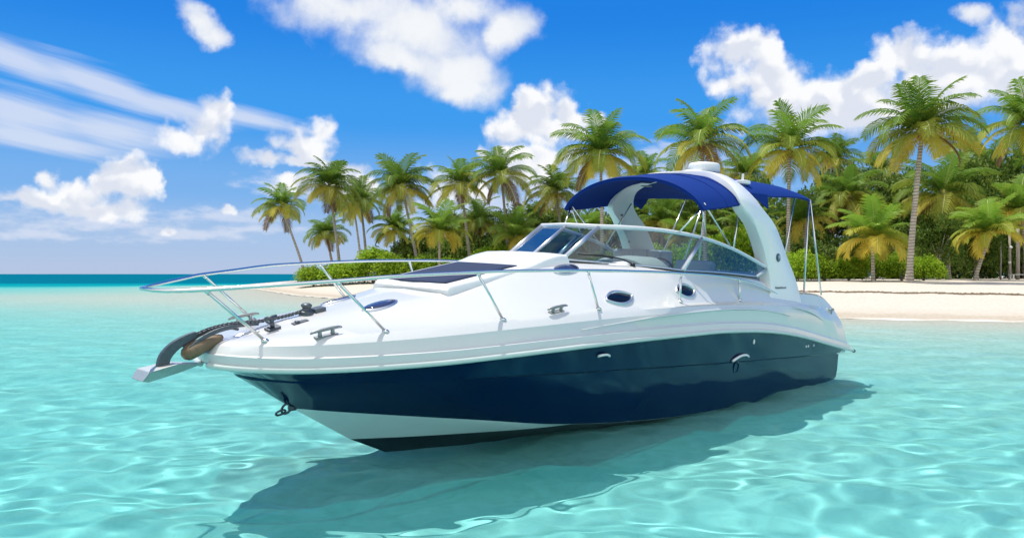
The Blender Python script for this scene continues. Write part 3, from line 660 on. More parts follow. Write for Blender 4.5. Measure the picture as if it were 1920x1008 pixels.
# radar dome and satellite antenna on the arch
m_ = MB(); m_.lathe((2.72, 0.0, 3.39), [(.17, -.02), (.15, .03), (.13, .045)], 24); m_.lathe((2.38, 0.0, 3.42), [(.17, 0), (.235, .012), (.25, .04), (.252, .10), (.246, .135), (.225, .158), (.15, .17)], 40); m_.box((2.55, 0, 3.415), (.5, .16, .03)); m_.build('radar_dome', M_white2, arch, sharp=50)
m_ = MB(); m_.lathe((2.60, .78, 3.19), [(.05, -.1), (.05, 0), (.115, .02), (.12, .05), (.11, .075), (.05, .085)], 24); m_.tube([(2.60, .78, 3.26), (2.60, .78, 3.37)], [.022, .018], 8); m_.box((2.78, .78, 3.13), (.4, .07, .03)); m_.build('satellite_antenna', M_white2, arch, sharp=50)

# --- blue canopies
def crown_sec(u, W, ze, zc, n=30, ex=2.3, pw=.72, th=.02):
    o_, i_ = [], []
    for x in np.linspace(-1, 1, n):
        xx = math.copysign(abs(x) ** .8, x)
        z = ze + (zc - ze) * max(0, 1 - abs(xx) ** ex) ** pw
        o_.append((u, xx * W, z)); i_.append((u, xx * (W - th), z - th))
    return o_ + i_[::-1]
m_ = MB()
S_ = [(4.50, 1.150, 2.715, 3.145), (4.48, 1.158, 2.715, 3.175), (4.43, 1.162, 2.72, 3.195), (4.2, 1.165, 2.745, 3.225), (3.9, 1.165, 2.78, 3.265), (3.5, 1.155, 2.835, 3.305), (3.2, 1.14, 2.875, 3.325), (2.96, 1.12, 2.90, 3.325)]
m_.loft([crown_sec(u, w, ze, zc) for u, w, ze, zc in S_]); can = m_.build('canopy', M_canvas, boat, sharp=50)
m_ = MB()                     # hem along the front and side edges
m_.tube([(4.495, q[1], q[2]) for q in crown_sec(4.49, 1.155, 2.715, 3.165)[:30]], .012, 6); m_.build('hem', M_canvas, can)
for a_, b_2 in ((.40, 3), (.74, 5)):
    u_ = 4.2 - (4.2 - 3.2) * a_; q_ = crown_sec(u_, 1.158, pchip([3.2, 3.5, 3.9, 4.2], [2.875, 2.835, 2.78, 2.745], [u_])[0] + .004, pchip([3.2, 3.5, 3.9, 4.2], [3.325, 3.305, 3.265, 3.225], [u_])[0] + .004)[:30]
    m_ = MB(); m_.tube(q_, .0065, 6); m_.build('seam', M_canvas, can)
m_ = MB(); S_ = [(2.90, 1.08, 2.98, 3.31), (2.6, 1.06, 3.02, 3.335), (2.2, 1.04, 3.055, 3.36), (1.6, 1.03, 3.095, 3.375), (1.0, 1.02, 3.125, 3.375), (.6, 1.01, 3.12, 3.335), (.42, 1.0, 3.105, 3.29), (.33, .99, 3.09, 3.22)]
m_.loft([crown_sec(u, w, ze, zc, ex=2.6, pw=.8) for u, w, ze, zc in S_]); can2 = m_.build('aft_canopy', M_canvas, boat, sharp=50)
for sgn in (1, -1):
    m_ = MB(); m_.add([(2.9, 1.06 * sgn, 3.05), (2.30, 1.045 * sgn, 3.065), (2.42, 1.13 * sgn, 2.84), (2.75, 1.14 * sgn, 2.93)], [(0, 1, 2, 3)], 0, False); m_.build('side_flap', M_canvas, can2, solid=.015)
# canopy tubes
def pole(par, *pts, r=.0125): m_ = MB(); m_.tube(list(pts), r, 8); return m_.build('pole', M_steel, par)
for sgn in (1, -1):
    s = lambda u, v, z: (u, v * sgn, z)
    pole(can, s(4.40, 1.12, 2.80), s(3.60, 1.13, 2.245)); pole(can, s(4.42, 1.10, 2.74), s(4.75, .97, 2.40)); pole(can, s(4.40, 1.10, 2.74), s(4.18, 1.05, 2.35))
    pole(can2, s(.50, .99, 3.12), s(1.03, 1.19, 1.545), r=.016); pole(can2, s(.46, .99, 3.12), s(.27, 1.19, 1.50), r=.016)
    pole(can, s(3.0, .95, 2.90), s(3.45, 1.1, 2.2))
    pole(can2, s(1.15, 1.0, 3.08), s(1.75, 1.12, 2.0))
# --- fittings on the topsides
def side_pt(u, z, sgn=1):
    """a point on the navy topside at height z, with its outward normal"""
    pts = [(np.interp(u, r[:, 0], r[:, 1]), np.interp(u, r[:, 0], r[:, 2])) for r in rows_h[:6]]
    for (v0, z0), (v1, z1) in zip(pts[:-1], pts[1:]):
        if z1 <= z <= z0: return v0 + (v1 - v0) * (z0 - z) / max(1e-6, z0 - z1)
    return pts[0][0]
for sgn in (1, -1):
    m_ = MB(); v = side_pt(7.0, 1.0); m_.tube(smooth_path([(7.12, (v + .002) * sgn, 1.0), (7.10, (v + .03) * sgn, 1.015), (7.0, (v + .035) * sgn, 1.015), (6.93, (v + .02) * sgn, .995), (6.90, (v - .01) * sgn, .985)], 12), .014, 8); m_.build('fender_hook', M_white2, boat)
    v = side_pt(3.85, .74); m_ = MB(); m_.tube(smooth_path([(4.10, (v + .01) * sgn, .71), (3.98, (v + .03) * sgn, .755), (3.85, (v + .03) * sgn, .772), (3.72, (v + .03) * sgn, .765), (3.62, (v + .01) * sgn, .735)], 14), .017, 8); eh = m_.build('exhaust_hood', M_white2, boat)
    v2 = side_pt(3.85, .60); m_ = MB(); m_.lathe((3.9, (v2 - .005) * sgn, .61), [(.085, -.01), (.085, .012), (.06, .016), (.055, -.01)], 20, axis=(0, sgn, -.15)); m_.build('outlet', M_navy, eh)
    v = side_pt(3.53, .94); m_ = MB(); m_.lathe((3.53, v * sgn, .94), [(.018, -.01), (.018, .012), (.012, .016)], 12, axis=(0, sgn, 0)); m_.v = [(x, y, .94 + (z - .94) * 2.0) for x, y, z in m_.v]; m_.build('drain_cover', M_white2, boat)
    for u_ in (1.56, 1.48, 1.27):
        v = side_pt(u_, .73); m_ = MB(); m_.lathe((u_, v * sgn, .735), [(.02, -.01), (.02, .01), (.012, .014)], 12, axis=(0, sgn, 0)); m_.build('drain_cover', M_white2, boat)
    for u_, z_, r_ in ((.78, 1.28, .045), (.42, 1.27, .035)):
        v = float(np.interp(u_, D5[:, 0], D5[:, 1])); m_ = MB(); m_.lathe((u_, (v + .004) * sgn, z_), [(r_, -.03), (r_, .012), (r_ * .7, .02)], 18, axis=(0, sgn, .1)); m_.build('deck_fill', M_white2, boat)
    v = 1.375; m_ = MB(); m_.tube([(.30, (v - .04) * sgn, 1.25), (.22, (v + .01) * sgn, 1.28), (.12, (v - .01) * sgn, 1.255)], .012, 8); m_.tube([(.22, (v + .01) * sgn, 1.28), (.28, v * sgn, 1.19)], .012, 8); m_.build('stern_cleat', M_steeldull, boat)
    # raised styling ridges on the gunwale
    for pts in ([(7.4, .04), (6.8, .075), (5.6, .13), (4.2, .165), (3.2, .17), (2.3, .15)], [(2.2, .30), (1.5, .30), (.9, .24)]):
        m_ = MB(); P = smooth_path([(u_, (float(beam(u_, 10.72, 1.51)) + .004) * sgn, float(zsheer(u_)) + .11 + h_) for u_, h_ in pts], 30); m_.tube(P, [.004 + .010 * math.sin(PI * i / 29) for i in range(30)], 6); m_.build('styling_ridge', M_white, boat)

# ------------------------------------------------------------------ plants
def palm_crown_mesh(seed, nf=26, young=False):
    """one unit-length crown: arching fronds, each a midrib with two rows of hanging leaflets"""
    r = np.random.default_rng(seed); V = []; Fc = []; age = []; rib = []
    def quad(a, b2, c2, d2, ag, rb):
        n = len(V); V.extend([a, b2, c2, d2]); Fc.append((n, n + 1, n + 2, n + 3)); age.extend(ag if hasattr(ag, '__len__') else [ag] * 4); rib.extend([rb] * 4)
    for i in range(nf):
        f = (i + .5) / nf
        az_ = i * 2.39996 + r.uniform(-.25, .25)
        if young: e0 = math.radians(82 - 72 * f + r.uniform(-6, 6)); droop = math.radians(50 + 75 * f + r.uniform(-10, 10)); L = r.uniform(.9, 1.1) * (.85 + .2 * (1 - f))
        else: e0 = math.radians(84 - 108 * f ** 1.05 + r.uniform(-7, 7)); droop = math.radians(50 + 52 * math.sin(PI * min(1, f * 1.1)) + r.uniform(-14, 14)); L = r.uniform(.88, 1.08) * (.80 + .25 * math.sin(PI * (.2 + .75 * f)))
        ag = float(np.clip((f - .40) * 1.1 + r.uniform(-.2, .15), 0, 1)) if not young else float(np.clip((f - .45) * 1.5 + r.uniform(-.15, .15), 0, 1))
        if f > .86 and not young and r.random() < .45: ag = 1.7; e0 -= .25
        S = 22; P = np.array([0, 0, 0.0]); twist = r.uniform(-.35, .35); side_bend = r.uniform(-.25, .25)
        pts = [P.copy()]; dirs = []
        for s_ in range(S):
            t = (s_ + .5) / S; e = e0 - droop * t ** 1.35; a2 = az_ + side_bend * t
            dv = np.array([math.cos(a2) * math.cos(e), math.sin(a2) * math.cos(e), math.sin(e)]); dirs.append(dv); P = P + dv * L / S; pts.append(P.copy())
        dirs.append(dirs[-1])
        for s_ in range(S + 1):
            t = s_ / S; dv = dirs[s_]; side = np.cross(dv, (0, 0, 1.0)); nrm = np.linalg.norm(side)
            side = side / nrm if nrm > .08 else np.array([-math.sin(az_), math.cos(az_), 0]); upv = np.cross(side, dv)
            side = side * math.cos(twist) + upv * math.sin(twist) ; upv = np.cross(side, dv)
            w = .019 * (1 - .8 * t)
            if s_ < S: quad(pts[s_] - side * w + upv * .004, pts[s_] + side * w + upv * .004, pts[s_ + 1] + side * w * .95 + upv * .004, pts[s_ + 1] - side * w * .95 + upv * .004, ag, .8)
            if t < .10: continue
            for sub in (0, .5):
                if s_ == S and sub: continue
                base = pts[s_] + dv * L / S * sub
                for sg in (1, -1):
                    ln = (.325 if not young else .33) * L * (math.sin(PI * (.10 + .82 * t)) ** .7) * r.uniform(.93, 1.06)
                    fwd = .35 + .75 * t + r.uniform(-.1, .1); hang = (.30 + .35 * f) if not young else .25 + .3 * f
                    d1 = side * sg + dv * fwd + upv * .25; d1 = d1 / np.linalg.norm(d1)
                    d2 = d1 + np.array([0, 0, -1.0]) * (hang + r.uniform(-.1, .25)) * 1.5; d2 = d2 / np.linalg.norm(d2)
                    m1 = base + d1 * ln * .45; tip_ = m1 + d2 * ln * .55
                    ww = dv * .0125 * (1 if not young else 1.1)
                    a3 = [ag, ag, ag + .05, ag + .05]
                    quad(base - ww * .6, base + ww * .6, m1 + ww, m1 - ww, a3, 0.0)
                    quad(m1 - ww, m1 + ww, tip_ + ww * .15, tip_ - ww * .15, [ag, ag, ag + .22, ag + .22], 0.0)
    return np.array(V), np.array(Fc), np.array(age), np.array(rib)
CROWNS = [palm_crown_mesh(100 + i, 23 + (i % 4) * 3) for i in range(9)]
YOUNG = [palm_crown_mesh(200 + i, 19 + 2 * i, True) for i in range(3)]
_cr = {}
def crown_data(kind, i):
    if (kind, i) not in _cr:
        V, Fc, a, rb = (YOUNG if kind else CROWNS)[i]
        o = fast_mesh('crown', V, Fc, M_palmyoung if kind else M_palm, attrs={'age': a, 'rib': rb}, smooth=False)
        _cr[(kind, i)] = o.data; bpy.data.objects.remove(o)
    return _cr[(kind, i)]
H0 = 1.8
def XZ(px, py, D): return (px - 960) / 1500 * D, H0 + (513 - py) * D / 1500
npalm = 0
def palm(cpx, cpy, rpx, D, bpx, label, kind=0, group='coconut palms along the beach', base_r=.17, dDb=0, r_scale=1.0, nuts=True):
    """crown centre and crown radius seen from the beach front; trunk foot straight below bpx"""
    global npalm; npalm += 1
    cx, cz = XZ(cpx, cpy, D); bx = (bpx - 960) / 1500 * (D + dDb); by = D + dDb; bz = gz(bx, by)
    root = empty('palm_tree', loc=(bx, by, bz)); tag(root, label, 'palm tree', group)
    top = Vector((cx - bx, D - by, cz - bz)); L = rpx * D / 1500 * 1.14
    m_ = MB(); h = top.z
    P = smooth_path([(0, 0, -.3), (top.x * .02, 0, .0), (top.x * .22, top.y * .2, h * .28), (top.x * .60, top.y * .6, h * .65), tuple(top)], 22)
    rr = base_r * r_scale
    m_.tube(P, [rr * (1.75 - .2 * i) if i < 3 else rr * (1.15 - .45 * i / 21) for i in range(22)], 10); m_.build('trunk', M_trunk, root)
    o = bpy.data.objects.new('crown', crown_data(kind, npalm % (3 if kind else 9))); COL.objects.link(o); o.parent = root
    o.location = top; o.scale = (L, L, L * random.uniform(.9, 1.12)); o.rotation_euler = (random.uniform(-.16, .16), random.uniform(-.16, .16), random.uniform(0, 6.28))
    if nuts:
        m_ = MB(); R_ = random.Random(npalm)
        m_.lathe(top + Vector((0, 0, -.09 * L)), [(.03 * L, -.06 * L), (.06 * L, 0), (.075 * L, .06 * L), (.04 * L, .13 * L)], 10); m_.build('leaf_base', M_husk, root)
        for i in range(9 if D < 72 else 0):
            m_ = MB(); a = R_.uniform(0, 6.28); c = top + Vector((math.cos(a) * .085 * L, math.sin(a) * .085 * L, -R_.uniform(.03, .13) * L)); q_ = .032 * L
            m_.lathe(c, [(q_ * .4, -q_ * 1.1), (q_, -.3 * q_), (q_, .4 * q_), (q_ * .4, 1.1 * q_)], 8); m_.build('coconut', M_coconut, root)
    return root

PL = [
 (527, 388, 50, 104, 575, 'slender palm leaning left at the seaward tip of the island, farthest left', 0),
 (617, 350, 62, 88, 640, 'tall palm second from the left, rising behind the left bushes', 0),
 (612, 440, 42, 96, 628, 'short yellowish palm low under the second tall palm from the left', 0),
 (676, 376, 52, 98, 690, 'palm third from the left at the tip, with a thin dark trunk over the bush', 0),
 (664, 392, 40, 112, 680, 'small far palm half hidden by the third palm of the tip', 0),
 (754, 354, 64, 84, 787, 'palm with pale leaning trunk left of the boat sun pad', 0),
 (738, 432, 48, 98, 742, 'dark low palm behind the trunk of the leaning pale palm', 0),
 (864, 348, 64, 84, 884, 'palm with slim straight trunk above the sun pad', 0),
 (940, 332, 68, 80, 957, 'taller palm with pale trunk left of the windshield', 0),
 (898, 418, 52, 97, 900, 'dark mid-height palm between the two palms above the sun pad', 0),
 (1042, 362, 62, 84, 1062, 'palm left of the blue canopy with its crown against the cloud', 0),
 (1126, 292, 84, 70, 1130, 'large golden palm standing over the front of the blue canopy', 0),
 (1316, 270, 90, 66, 1323, 'large palm with drooping fronds right behind the radar dome', 0),
 (1480, 282, 90, 64, 1477, 'large palm standing over the blue aft canopy', 0),
 (1729, 248, 108, 52, 1704, 'tallest palm on the right with a thick pale leaning trunk on open sand', 0),
 (1925, 240, 84, 60, 1960, 'palm cut by the right edge with its crown high', 0),
 (1768, 368, 88, 66, 1779, 'lower palm right behind the tallest one with a straight trunk', 0),
 (1592, 372, 66, 76, 1592, 'dark palm with brown heart behind the aft canopy poles', 0),
 (1240, 420, 62, 86, 1242, 'golden low palm seen under the blue canopy', 0),
 (1395, 330, 54, 92, 1400, 'far palm between the two large ones over the radar dome', 0),
 (1005, 425, 46, 100, 1008, 'dark palm in the thicket left of the windshield top', 0),
 (1210, 330, 50, 96, 1214, 'far palm peeping over the top of the blue canopy', 0),
 (1652, 330, 60, 90, 1655, 'dark far palm left behind the tallest palm', 0),
 (1845, 330, 66, 86, 1850, 'far palm between the tallest palm and the right edge', 0),
 (1560, 300, 55, 98, 1565, 'far dark palm right of the aft canopy top', 0),
 (1800, 270, 55, 100, 1806, 'far palm right of the tallest crown', 0),
 (1105, 430, 45, 92, 1107, 'low palm behind the forward canopy pole', 0),
 (1890, 350, 60, 78, 1893, 'dark palm near the right edge above the leaning young palm', 0),
]
for a in PL: palm(*a[:5], a[5], a[6], base_r=.165 if a[3] > 60 else .19)
YP = [
 (824, 440, 62, 76, 824, 'young yellow-fronded palm arching over the left bushes', 0),
 (968, 448, 56, 78, 970, 'young green palm between bush and windshield', 0),
 (1636, 455, 80, 56, 1637, 'young golden palm in front of the right hedge', 0),
 (1858, 440, 74, 58, 1828, 'young palm with leaning pale trunk on the right sand', 1.6),
 (1508, 418, 62, 66, 1512, 'young palm with arching yellow fronds seen between the aft poles', 0),
 (1060, 460, 46, 80, 1062, 'young palm low behind the windshield front', 0),
 (1400, 440, 60, 72, 1402, 'young golden palm behind the arch leg', 0),
 (1290, 450, 52, 80, 1292, 'young palm behind the windshield and the poles', 0),
 (1915, 400, 70, 66, 1925, 'young palm with long fronds at the right edge', 0),
]
for a in YP: palm(*a[:5], a[5], 1, group='young palms at the back of the beach', base_r=.13, nuts=False)

def leaf_blob(seed, n, leaf, blobs, hollow=.55):
    """leaf quads scattered through the outer part of a few overlapping ellipsoids"""
    r = np.random.default_rng(seed); out = []
    vol = np.array([b_[3] * b_[4] for b_ in blobs]); vol = vol / vol.sum()
    for b_, fr in zip(blobs, vol):
        m = int(n * fr); dd = r.normal(size=(m, 3)); dd /= np.linalg.norm(dd, axis=1)[:, None]; dd[:, 2] = np.where(dd[:, 2] < -.35, -dd[:, 2], dd[:, 2])
        rad = hollow + (1.06 - hollow) * r.random(m) ** .6
        cl = 1 + .16 * np.sin(dd[:, 0] * 7 + b_[0] * 3) * np.sin(dd[:, 1] * 8 + 1.3) + .10 * np.sin(dd[:, 2] * 15 + dd[:, 0] * 9)
        out.append(np.array(b_[:3]) + dd * rad[:, None] * cl[:, None] * np.array([b_[3], b_[3] * .9, b_[4]]))
    P = np.concatenate(out); m = len(P)
    nrm = r.normal(size=(m, 3)); nrm[:, 2] = np.abs(nrm[:, 2]) + .5; nrm /= np.linalg.norm(nrm, axis=1)[:, None]
    tx = np.cross(nrm, r.normal(size=(m, 3))); tx /= np.linalg.norm(tx, axis=1)[:, None]; ty = np.cross(nrm, tx)
    s1 = leaf * r.uniform(.6, 1.3, m)[:, None]; s2 = s1 * .62
    V = np.stack([P - tx * s1, P - ty * s2, P + tx * s1, P + ty * s2], 1).reshape(-1, 3)
    Fq = np.arange(m * 4).reshape(m, 4); ag = np.repeat(np.clip(r.normal(.4, .3, m), 0, 1), 4)
    return V, Fq, ag
SH = []
for i in range(4):
    R_ = random.Random(40 + i); bl = [(R_.uniform(-.55, .55), R_.uniform(-.4, .4), R_.uniform(.25, .6), R_.uniform(.42, .62), R_.uniform(.32, .5)) for _ in range(7)] + [(0, 0, .3, .85, .42)]
    V, Fq, ag = leaf_blob(60 + i, 6500, .040, bl); o = fast_mesh('foliage', V, Fq, M_shrub, attrs={'age': ag, 'rib': ag * 0}, smooth=False); SH.append(o.data); bpy.data.objects.remove(o)
TRM = []
for i in range(4):
    R_ = random.Random(80 + i); bl = [(R_.uniform(-.5, .5), R_.uniform(-.5, .5), R_.uniform(.25, .85), R_.uniform(.22, .36), R_.uniform(.14, .24)) for _ in range(16)] + [(0, 0, .3, .5, .3)]
    V, Fq, ag = leaf_blob(90 + i, 9000, .026, bl, .3); o = fast_mesh('crown', V, Fq, M_tree, attrs={'age': ag, 'rib': ag * 0}, smooth=False); TRM.append(o.data); bpy.data.objects.remove(o)
nsh = 0
def shrub(px, D, wpx, toppx, label, group):
    global nsh; nsh += 1
    x = (px - 960) / 1500 * D; z = gz(x, D); w = wpx * D / 1500; h = H0 + (513 - toppx) * D / 1500 - z
    root = empty('shrub', loc=(x, D, z)); tag(root, label, 'shrub', group)
    o = bpy.data.objects.new('foliage', SH[nsh % 4]); COL.objects.link(o); o.parent = root; o.scale = (w, w * .9, h * 1.08); o.rotation_euler.z = random.uniform(0, 6.28); o.location.z = -.12
    m_ = MB(); R_ = random.Random(nsh)
    for i in range(6):
        a = R_.uniform(0, 6.28); e = Vector((math.cos(a) * w * .45, math.sin(a) * w * .4, h * .7)); m_.tube([(0, 0, -.1), tuple(e * .5 + Vector((0, 0, h * .1))), tuple(e)], [.05, .035, .015], 6)
    m_.build('stem', M_trunk, root)
SHL = [
 (588, 84, 50, 496, 'low rounded green shrub at the seaward end of the left bushes'), (640, 82, 62, 484, 'rounded shrub right of the end bush under the leaning palms'),
 (700, 82, 70, 462, 'tall domed shrub that tops the left bushes'), (760, 79, 60, 474, 'shrub behind the bow rail under the leaning pale trunk'), (822, 79, 60, 478, 'shrub below the young yellow palm'),
 (880, 78, 56, 474, 'shrub just behind the raised end of the sun pad'), (938, 79, 60, 458, 'bright shrub left of the windshield front'), (990, 80, 52, 462, 'shrub touching the windshield outline on the left'),
 (1050, 80, 52, 470, 'shrub behind the front panes of the windshield'), (1110, 80, 55, 466, 'shrub seen through the windshield beside the far arch leg'), (1180, 78, 60, 462, 'shrub behind the pale lounge seat'), (1250, 77, 60, 456, 'shrub seen above the windshield post'),
 (1320, 70, 62, 440, 'tall bright shrub between the canopy pole and the windshield'), (1380, 68, 66, 415, 'tallest bright shrub in front of the arch leg'), (1440, 67, 50, 450, 'shrub hidden behind the arch leg'),
]
for px, D, w, tp, lb in SHL: shrub(px, D, w, tp, lb, 'sea grape shrubs left and behind the boat')
HG = [(1494, 'hedge shrub just right of the arch leg'), (1546, 'hedge shrub between the two aft canopy poles'), (1592, 'hedge shrub left of the young golden palm'), (1640, 'hedge shrub behind the trunk of the young golden palm'), (1690, 'hedge shrub touching the thick pale trunk'), (1732, 'last shrub of the hedge right of the thick trunk')]
for i, (px, lb) in enumerate(HG): shrub(px, 58.5 + (i % 2) * .6, 44, 468 + (i * 7) % 9, lb, 'low hedge along the right beach')
UG = []
for i in range(3):
    R_ = random.Random(140 + i); bl = [(R_.uniform(-.6, .6), R_.uniform(-.5, .5), R_.uniform(.1, .6), R_.uniform(.4, .6), R_.uniform(.3, .5)) for _ in range(8)]
    V, Fq, ag = leaf_blob(160 + i, 6000, .045, bl); o = fast_mesh('foliage', V, Fq, M_tree, attrs={'age': ag, 'rib': ag * 0}, smooth=False); UG.append(o.data); bpy.data.objects.remove(o)
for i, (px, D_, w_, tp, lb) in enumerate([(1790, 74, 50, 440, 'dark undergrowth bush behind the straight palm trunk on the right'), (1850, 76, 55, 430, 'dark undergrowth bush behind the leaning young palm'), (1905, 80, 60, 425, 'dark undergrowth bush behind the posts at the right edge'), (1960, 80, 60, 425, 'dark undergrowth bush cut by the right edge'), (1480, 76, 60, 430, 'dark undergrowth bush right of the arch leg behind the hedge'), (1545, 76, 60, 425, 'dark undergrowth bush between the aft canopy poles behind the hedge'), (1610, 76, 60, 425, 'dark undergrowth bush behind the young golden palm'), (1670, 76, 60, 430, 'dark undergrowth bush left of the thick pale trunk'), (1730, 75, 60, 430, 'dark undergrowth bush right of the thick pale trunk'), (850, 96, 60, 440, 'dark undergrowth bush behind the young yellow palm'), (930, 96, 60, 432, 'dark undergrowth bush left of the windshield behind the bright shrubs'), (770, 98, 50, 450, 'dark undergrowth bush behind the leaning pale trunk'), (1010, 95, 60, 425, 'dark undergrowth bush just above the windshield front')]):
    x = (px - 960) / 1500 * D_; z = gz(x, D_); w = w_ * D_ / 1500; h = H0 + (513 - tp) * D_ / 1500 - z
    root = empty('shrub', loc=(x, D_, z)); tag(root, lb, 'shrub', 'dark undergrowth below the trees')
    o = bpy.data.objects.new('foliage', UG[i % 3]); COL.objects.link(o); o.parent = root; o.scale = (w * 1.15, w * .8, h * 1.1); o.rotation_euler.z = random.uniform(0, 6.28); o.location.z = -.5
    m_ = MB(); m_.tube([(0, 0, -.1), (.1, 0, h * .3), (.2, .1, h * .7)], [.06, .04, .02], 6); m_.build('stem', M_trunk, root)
ntr = 0
def tree(px, D, wpx, toppx, label):
    global ntr; ntr += 1
    x = (px - 960) / 1500 * D; z = gz(x, D); w = wpx * D / 1500; h = H0 + (513 - toppx) * D / 1500 - z
    root = empty('broadleaf_tree', loc=(x, D, z)); tag(root, label, 'tree', 'dense dark trees behind the palms')
    o = bpy.data.objects.new('crown', TRM[ntr % 4]); COL.objects.link(o); o.parent = root; o.scale = (w * 1.25, w * 1.2, h * 1.0); o.location.z = h * .02; o.rotation_euler.z = random.uniform(0, 6.28)
    m_ = MB(); R_ = random.Random(ntr); m_.tube([(0, 0, -.2), (.1, .05, h * .3), (0, 0, h * .55)], [.2, .16, .09], 8)
    for i in range(5):
        a = R_.uniform(0, 6.28); m_.tube([(0, 0, h * .3), (math.cos(a) * w * .3, math.sin(a) * w * .3, h * R_.uniform(.5, .7))], [.08, .03], 6)
    m_.build('trunk', M_trunk, root)
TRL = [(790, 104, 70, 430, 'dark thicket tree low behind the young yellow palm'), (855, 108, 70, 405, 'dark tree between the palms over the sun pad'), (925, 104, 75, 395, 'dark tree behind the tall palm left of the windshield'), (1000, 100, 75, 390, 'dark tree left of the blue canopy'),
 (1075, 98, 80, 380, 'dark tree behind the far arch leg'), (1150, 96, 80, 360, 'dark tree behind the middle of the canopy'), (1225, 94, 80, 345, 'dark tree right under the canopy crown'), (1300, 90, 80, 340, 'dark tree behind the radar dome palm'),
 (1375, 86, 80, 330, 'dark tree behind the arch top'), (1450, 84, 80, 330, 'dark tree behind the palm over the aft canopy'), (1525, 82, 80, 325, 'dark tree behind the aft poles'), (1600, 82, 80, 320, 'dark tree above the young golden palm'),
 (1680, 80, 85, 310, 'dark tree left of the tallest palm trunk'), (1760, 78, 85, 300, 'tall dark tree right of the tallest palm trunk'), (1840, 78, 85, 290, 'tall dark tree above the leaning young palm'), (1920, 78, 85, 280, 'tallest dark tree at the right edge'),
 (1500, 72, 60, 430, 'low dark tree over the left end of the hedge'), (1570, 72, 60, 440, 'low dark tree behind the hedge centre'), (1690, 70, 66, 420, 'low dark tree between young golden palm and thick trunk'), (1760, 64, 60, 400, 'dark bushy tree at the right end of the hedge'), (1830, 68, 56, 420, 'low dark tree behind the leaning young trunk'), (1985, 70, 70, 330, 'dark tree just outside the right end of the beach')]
for a in TRL: tree(*a)

# --- weed line on the sand
V = []; Fq = []; R_ = np.random.default_rng(5)
def ray_ground(px, py):
    D = np.linspace(25, 110, 1700); x = (px - 960) / 1500 * D; z = H0 - (py - 513) / 1500 * D
    g = ground(x, D); i = int(np.argmax(z <= g)); return x[i], D[i], g[i]
def weed_line(px0, py0, px1, py1, n, w):
    a = np.array(ray_ground(px0, py0)); b2 = np.array(ray_ground(px1, py1))
    for i in range(n):
        t = R_.random(); c = a + (b2 - a) * t; c[0] += R_.normal(0, w); c[1] += R_.normal(0, w) + .25 * math.sin(t * 19) ; c[2] = gz(c[0], c[1])
        s = R_.uniform(.05, .16); ax = R_.uniform(0, 3.14); q_ = np.array([math.cos(ax), math.sin(ax), 0]) * s * 1.6; q2 = np.array([-math.sin(ax), math.cos(ax), 0]) * s; up = np.array([0, 0, s * .45])
        m = len(V); V.extend([c - q_, c - q2, c + q_, c + q2, c + up]); Fq.extend([(m, m + 1, m + 4), (m + 1, m + 2, m + 4), (m + 2, m + 3, m + 4), (m + 3, m, m + 4)])
weed_line(1440, 546, 1600, 548, 260, .12); weed_line(1600, 548, 1980, 554, 650, .12); weed_line(560, 531, 740, 529, 150, .4)
wl = fast_mesh('seaweed', np.array(V), np.array(Fq), M_weed, smooth=False); tag(wl, 'dry brown weed washed up in a thin line along the beach', 'seaweed', kind='stuff')
# --- posts and a white bench in the shade at the right edge
for px, D, tp, lb, r_ in ((1893, 64, 440, 'thin weathered post with a white float in the shade by the right edge', .10), (1908, 63, 428, 'pale thicker post nearest the right edge under the palm fronds', .15), (1876, 66, 450, 'dim thin post behind the leaning young palm', .07)):
    x = (px - 960) / 1500 * D; z = gz(x, D); h = H0 + (513 - tp) * D / 1500 - z
    ro = empty('wooden_post', loc=(x, D, z)); tag(ro, lb, 'post', 'posts under the trees at the right edge')
    m_ = MB(); m_.tube([(0, 0, -.2), (.03, 0, h * .5), (0, 0, h)], [r_, r_ * .9, r_ * .85], 10); m_.build('shaft', M_wood, ro)
    if r_ == .10:
        for zz in (.72, .38): m_ = MB(); m_.lathe((-.1 if zz < .5 else .02, -.16, h * zz), [(.02, -.11), (.11, -.04), (.11, .04), (.02, .11)], 12); m_.build('float', M_white2, ro)
D = 62; x = (1912 - 960) / 1500 * D; z = gz(x, D); bn = empty('bench', loc=(x, D, z)); tag(bn, 'low white bench in the shade between the posts at the right edge', 'bench')
m_ = MB()
for i in range(4): m_.box((0, -.21 + i * .14, .42), (1.5, .12, .04))
m_.build('seat', M_white2, bn)
for sx in (-.6, .6):
    for sy in (-.2, .2): m_ = MB(); m_.box((sx, sy, .15), (.07, .07, .52)); m_.build('leg', M_white2, bn)

# ------------------------------------------------------------------ sky with clouds
W = bpy.data.worlds.new('World'); sc.world = W; W.use_nodes = True; nt = W.node_tree
bg = nt.nodes['Background']; bg.inputs[1].default_value = .0715
sky = node(nt, 'ShaderNodeTexSky', sky_type='NISHITA', sun_disc=False); sky.sun_elevation = SUN_EL; sky.sun_rotation = math.atan2(-SUN_DIR.x, -SUN_DIR.y); sky.dust_density = .3; sky.ozone_density = 3
tc = node(nt, 'ShaderNodeTexCoord'); GEN = tc.outputs['Generated']
sx = node(nt, 'ShaderNodeSeparateXYZ'); nt.links.new(GEN, sx.inputs[0])
def M(op, a, b2=None, c=None, clamp=False):
    n = node(nt, 'ShaderNodeMath', operation=op, use_clamp=clamp)
    for i, q in enumerate((a, b2, c)):
        if q is None: continue
        if isinstance(q, (int, float)): n.inputs[i].default_value = q
        else: nt.links.new(q, n.inputs[i])
    return n.outputs[0]
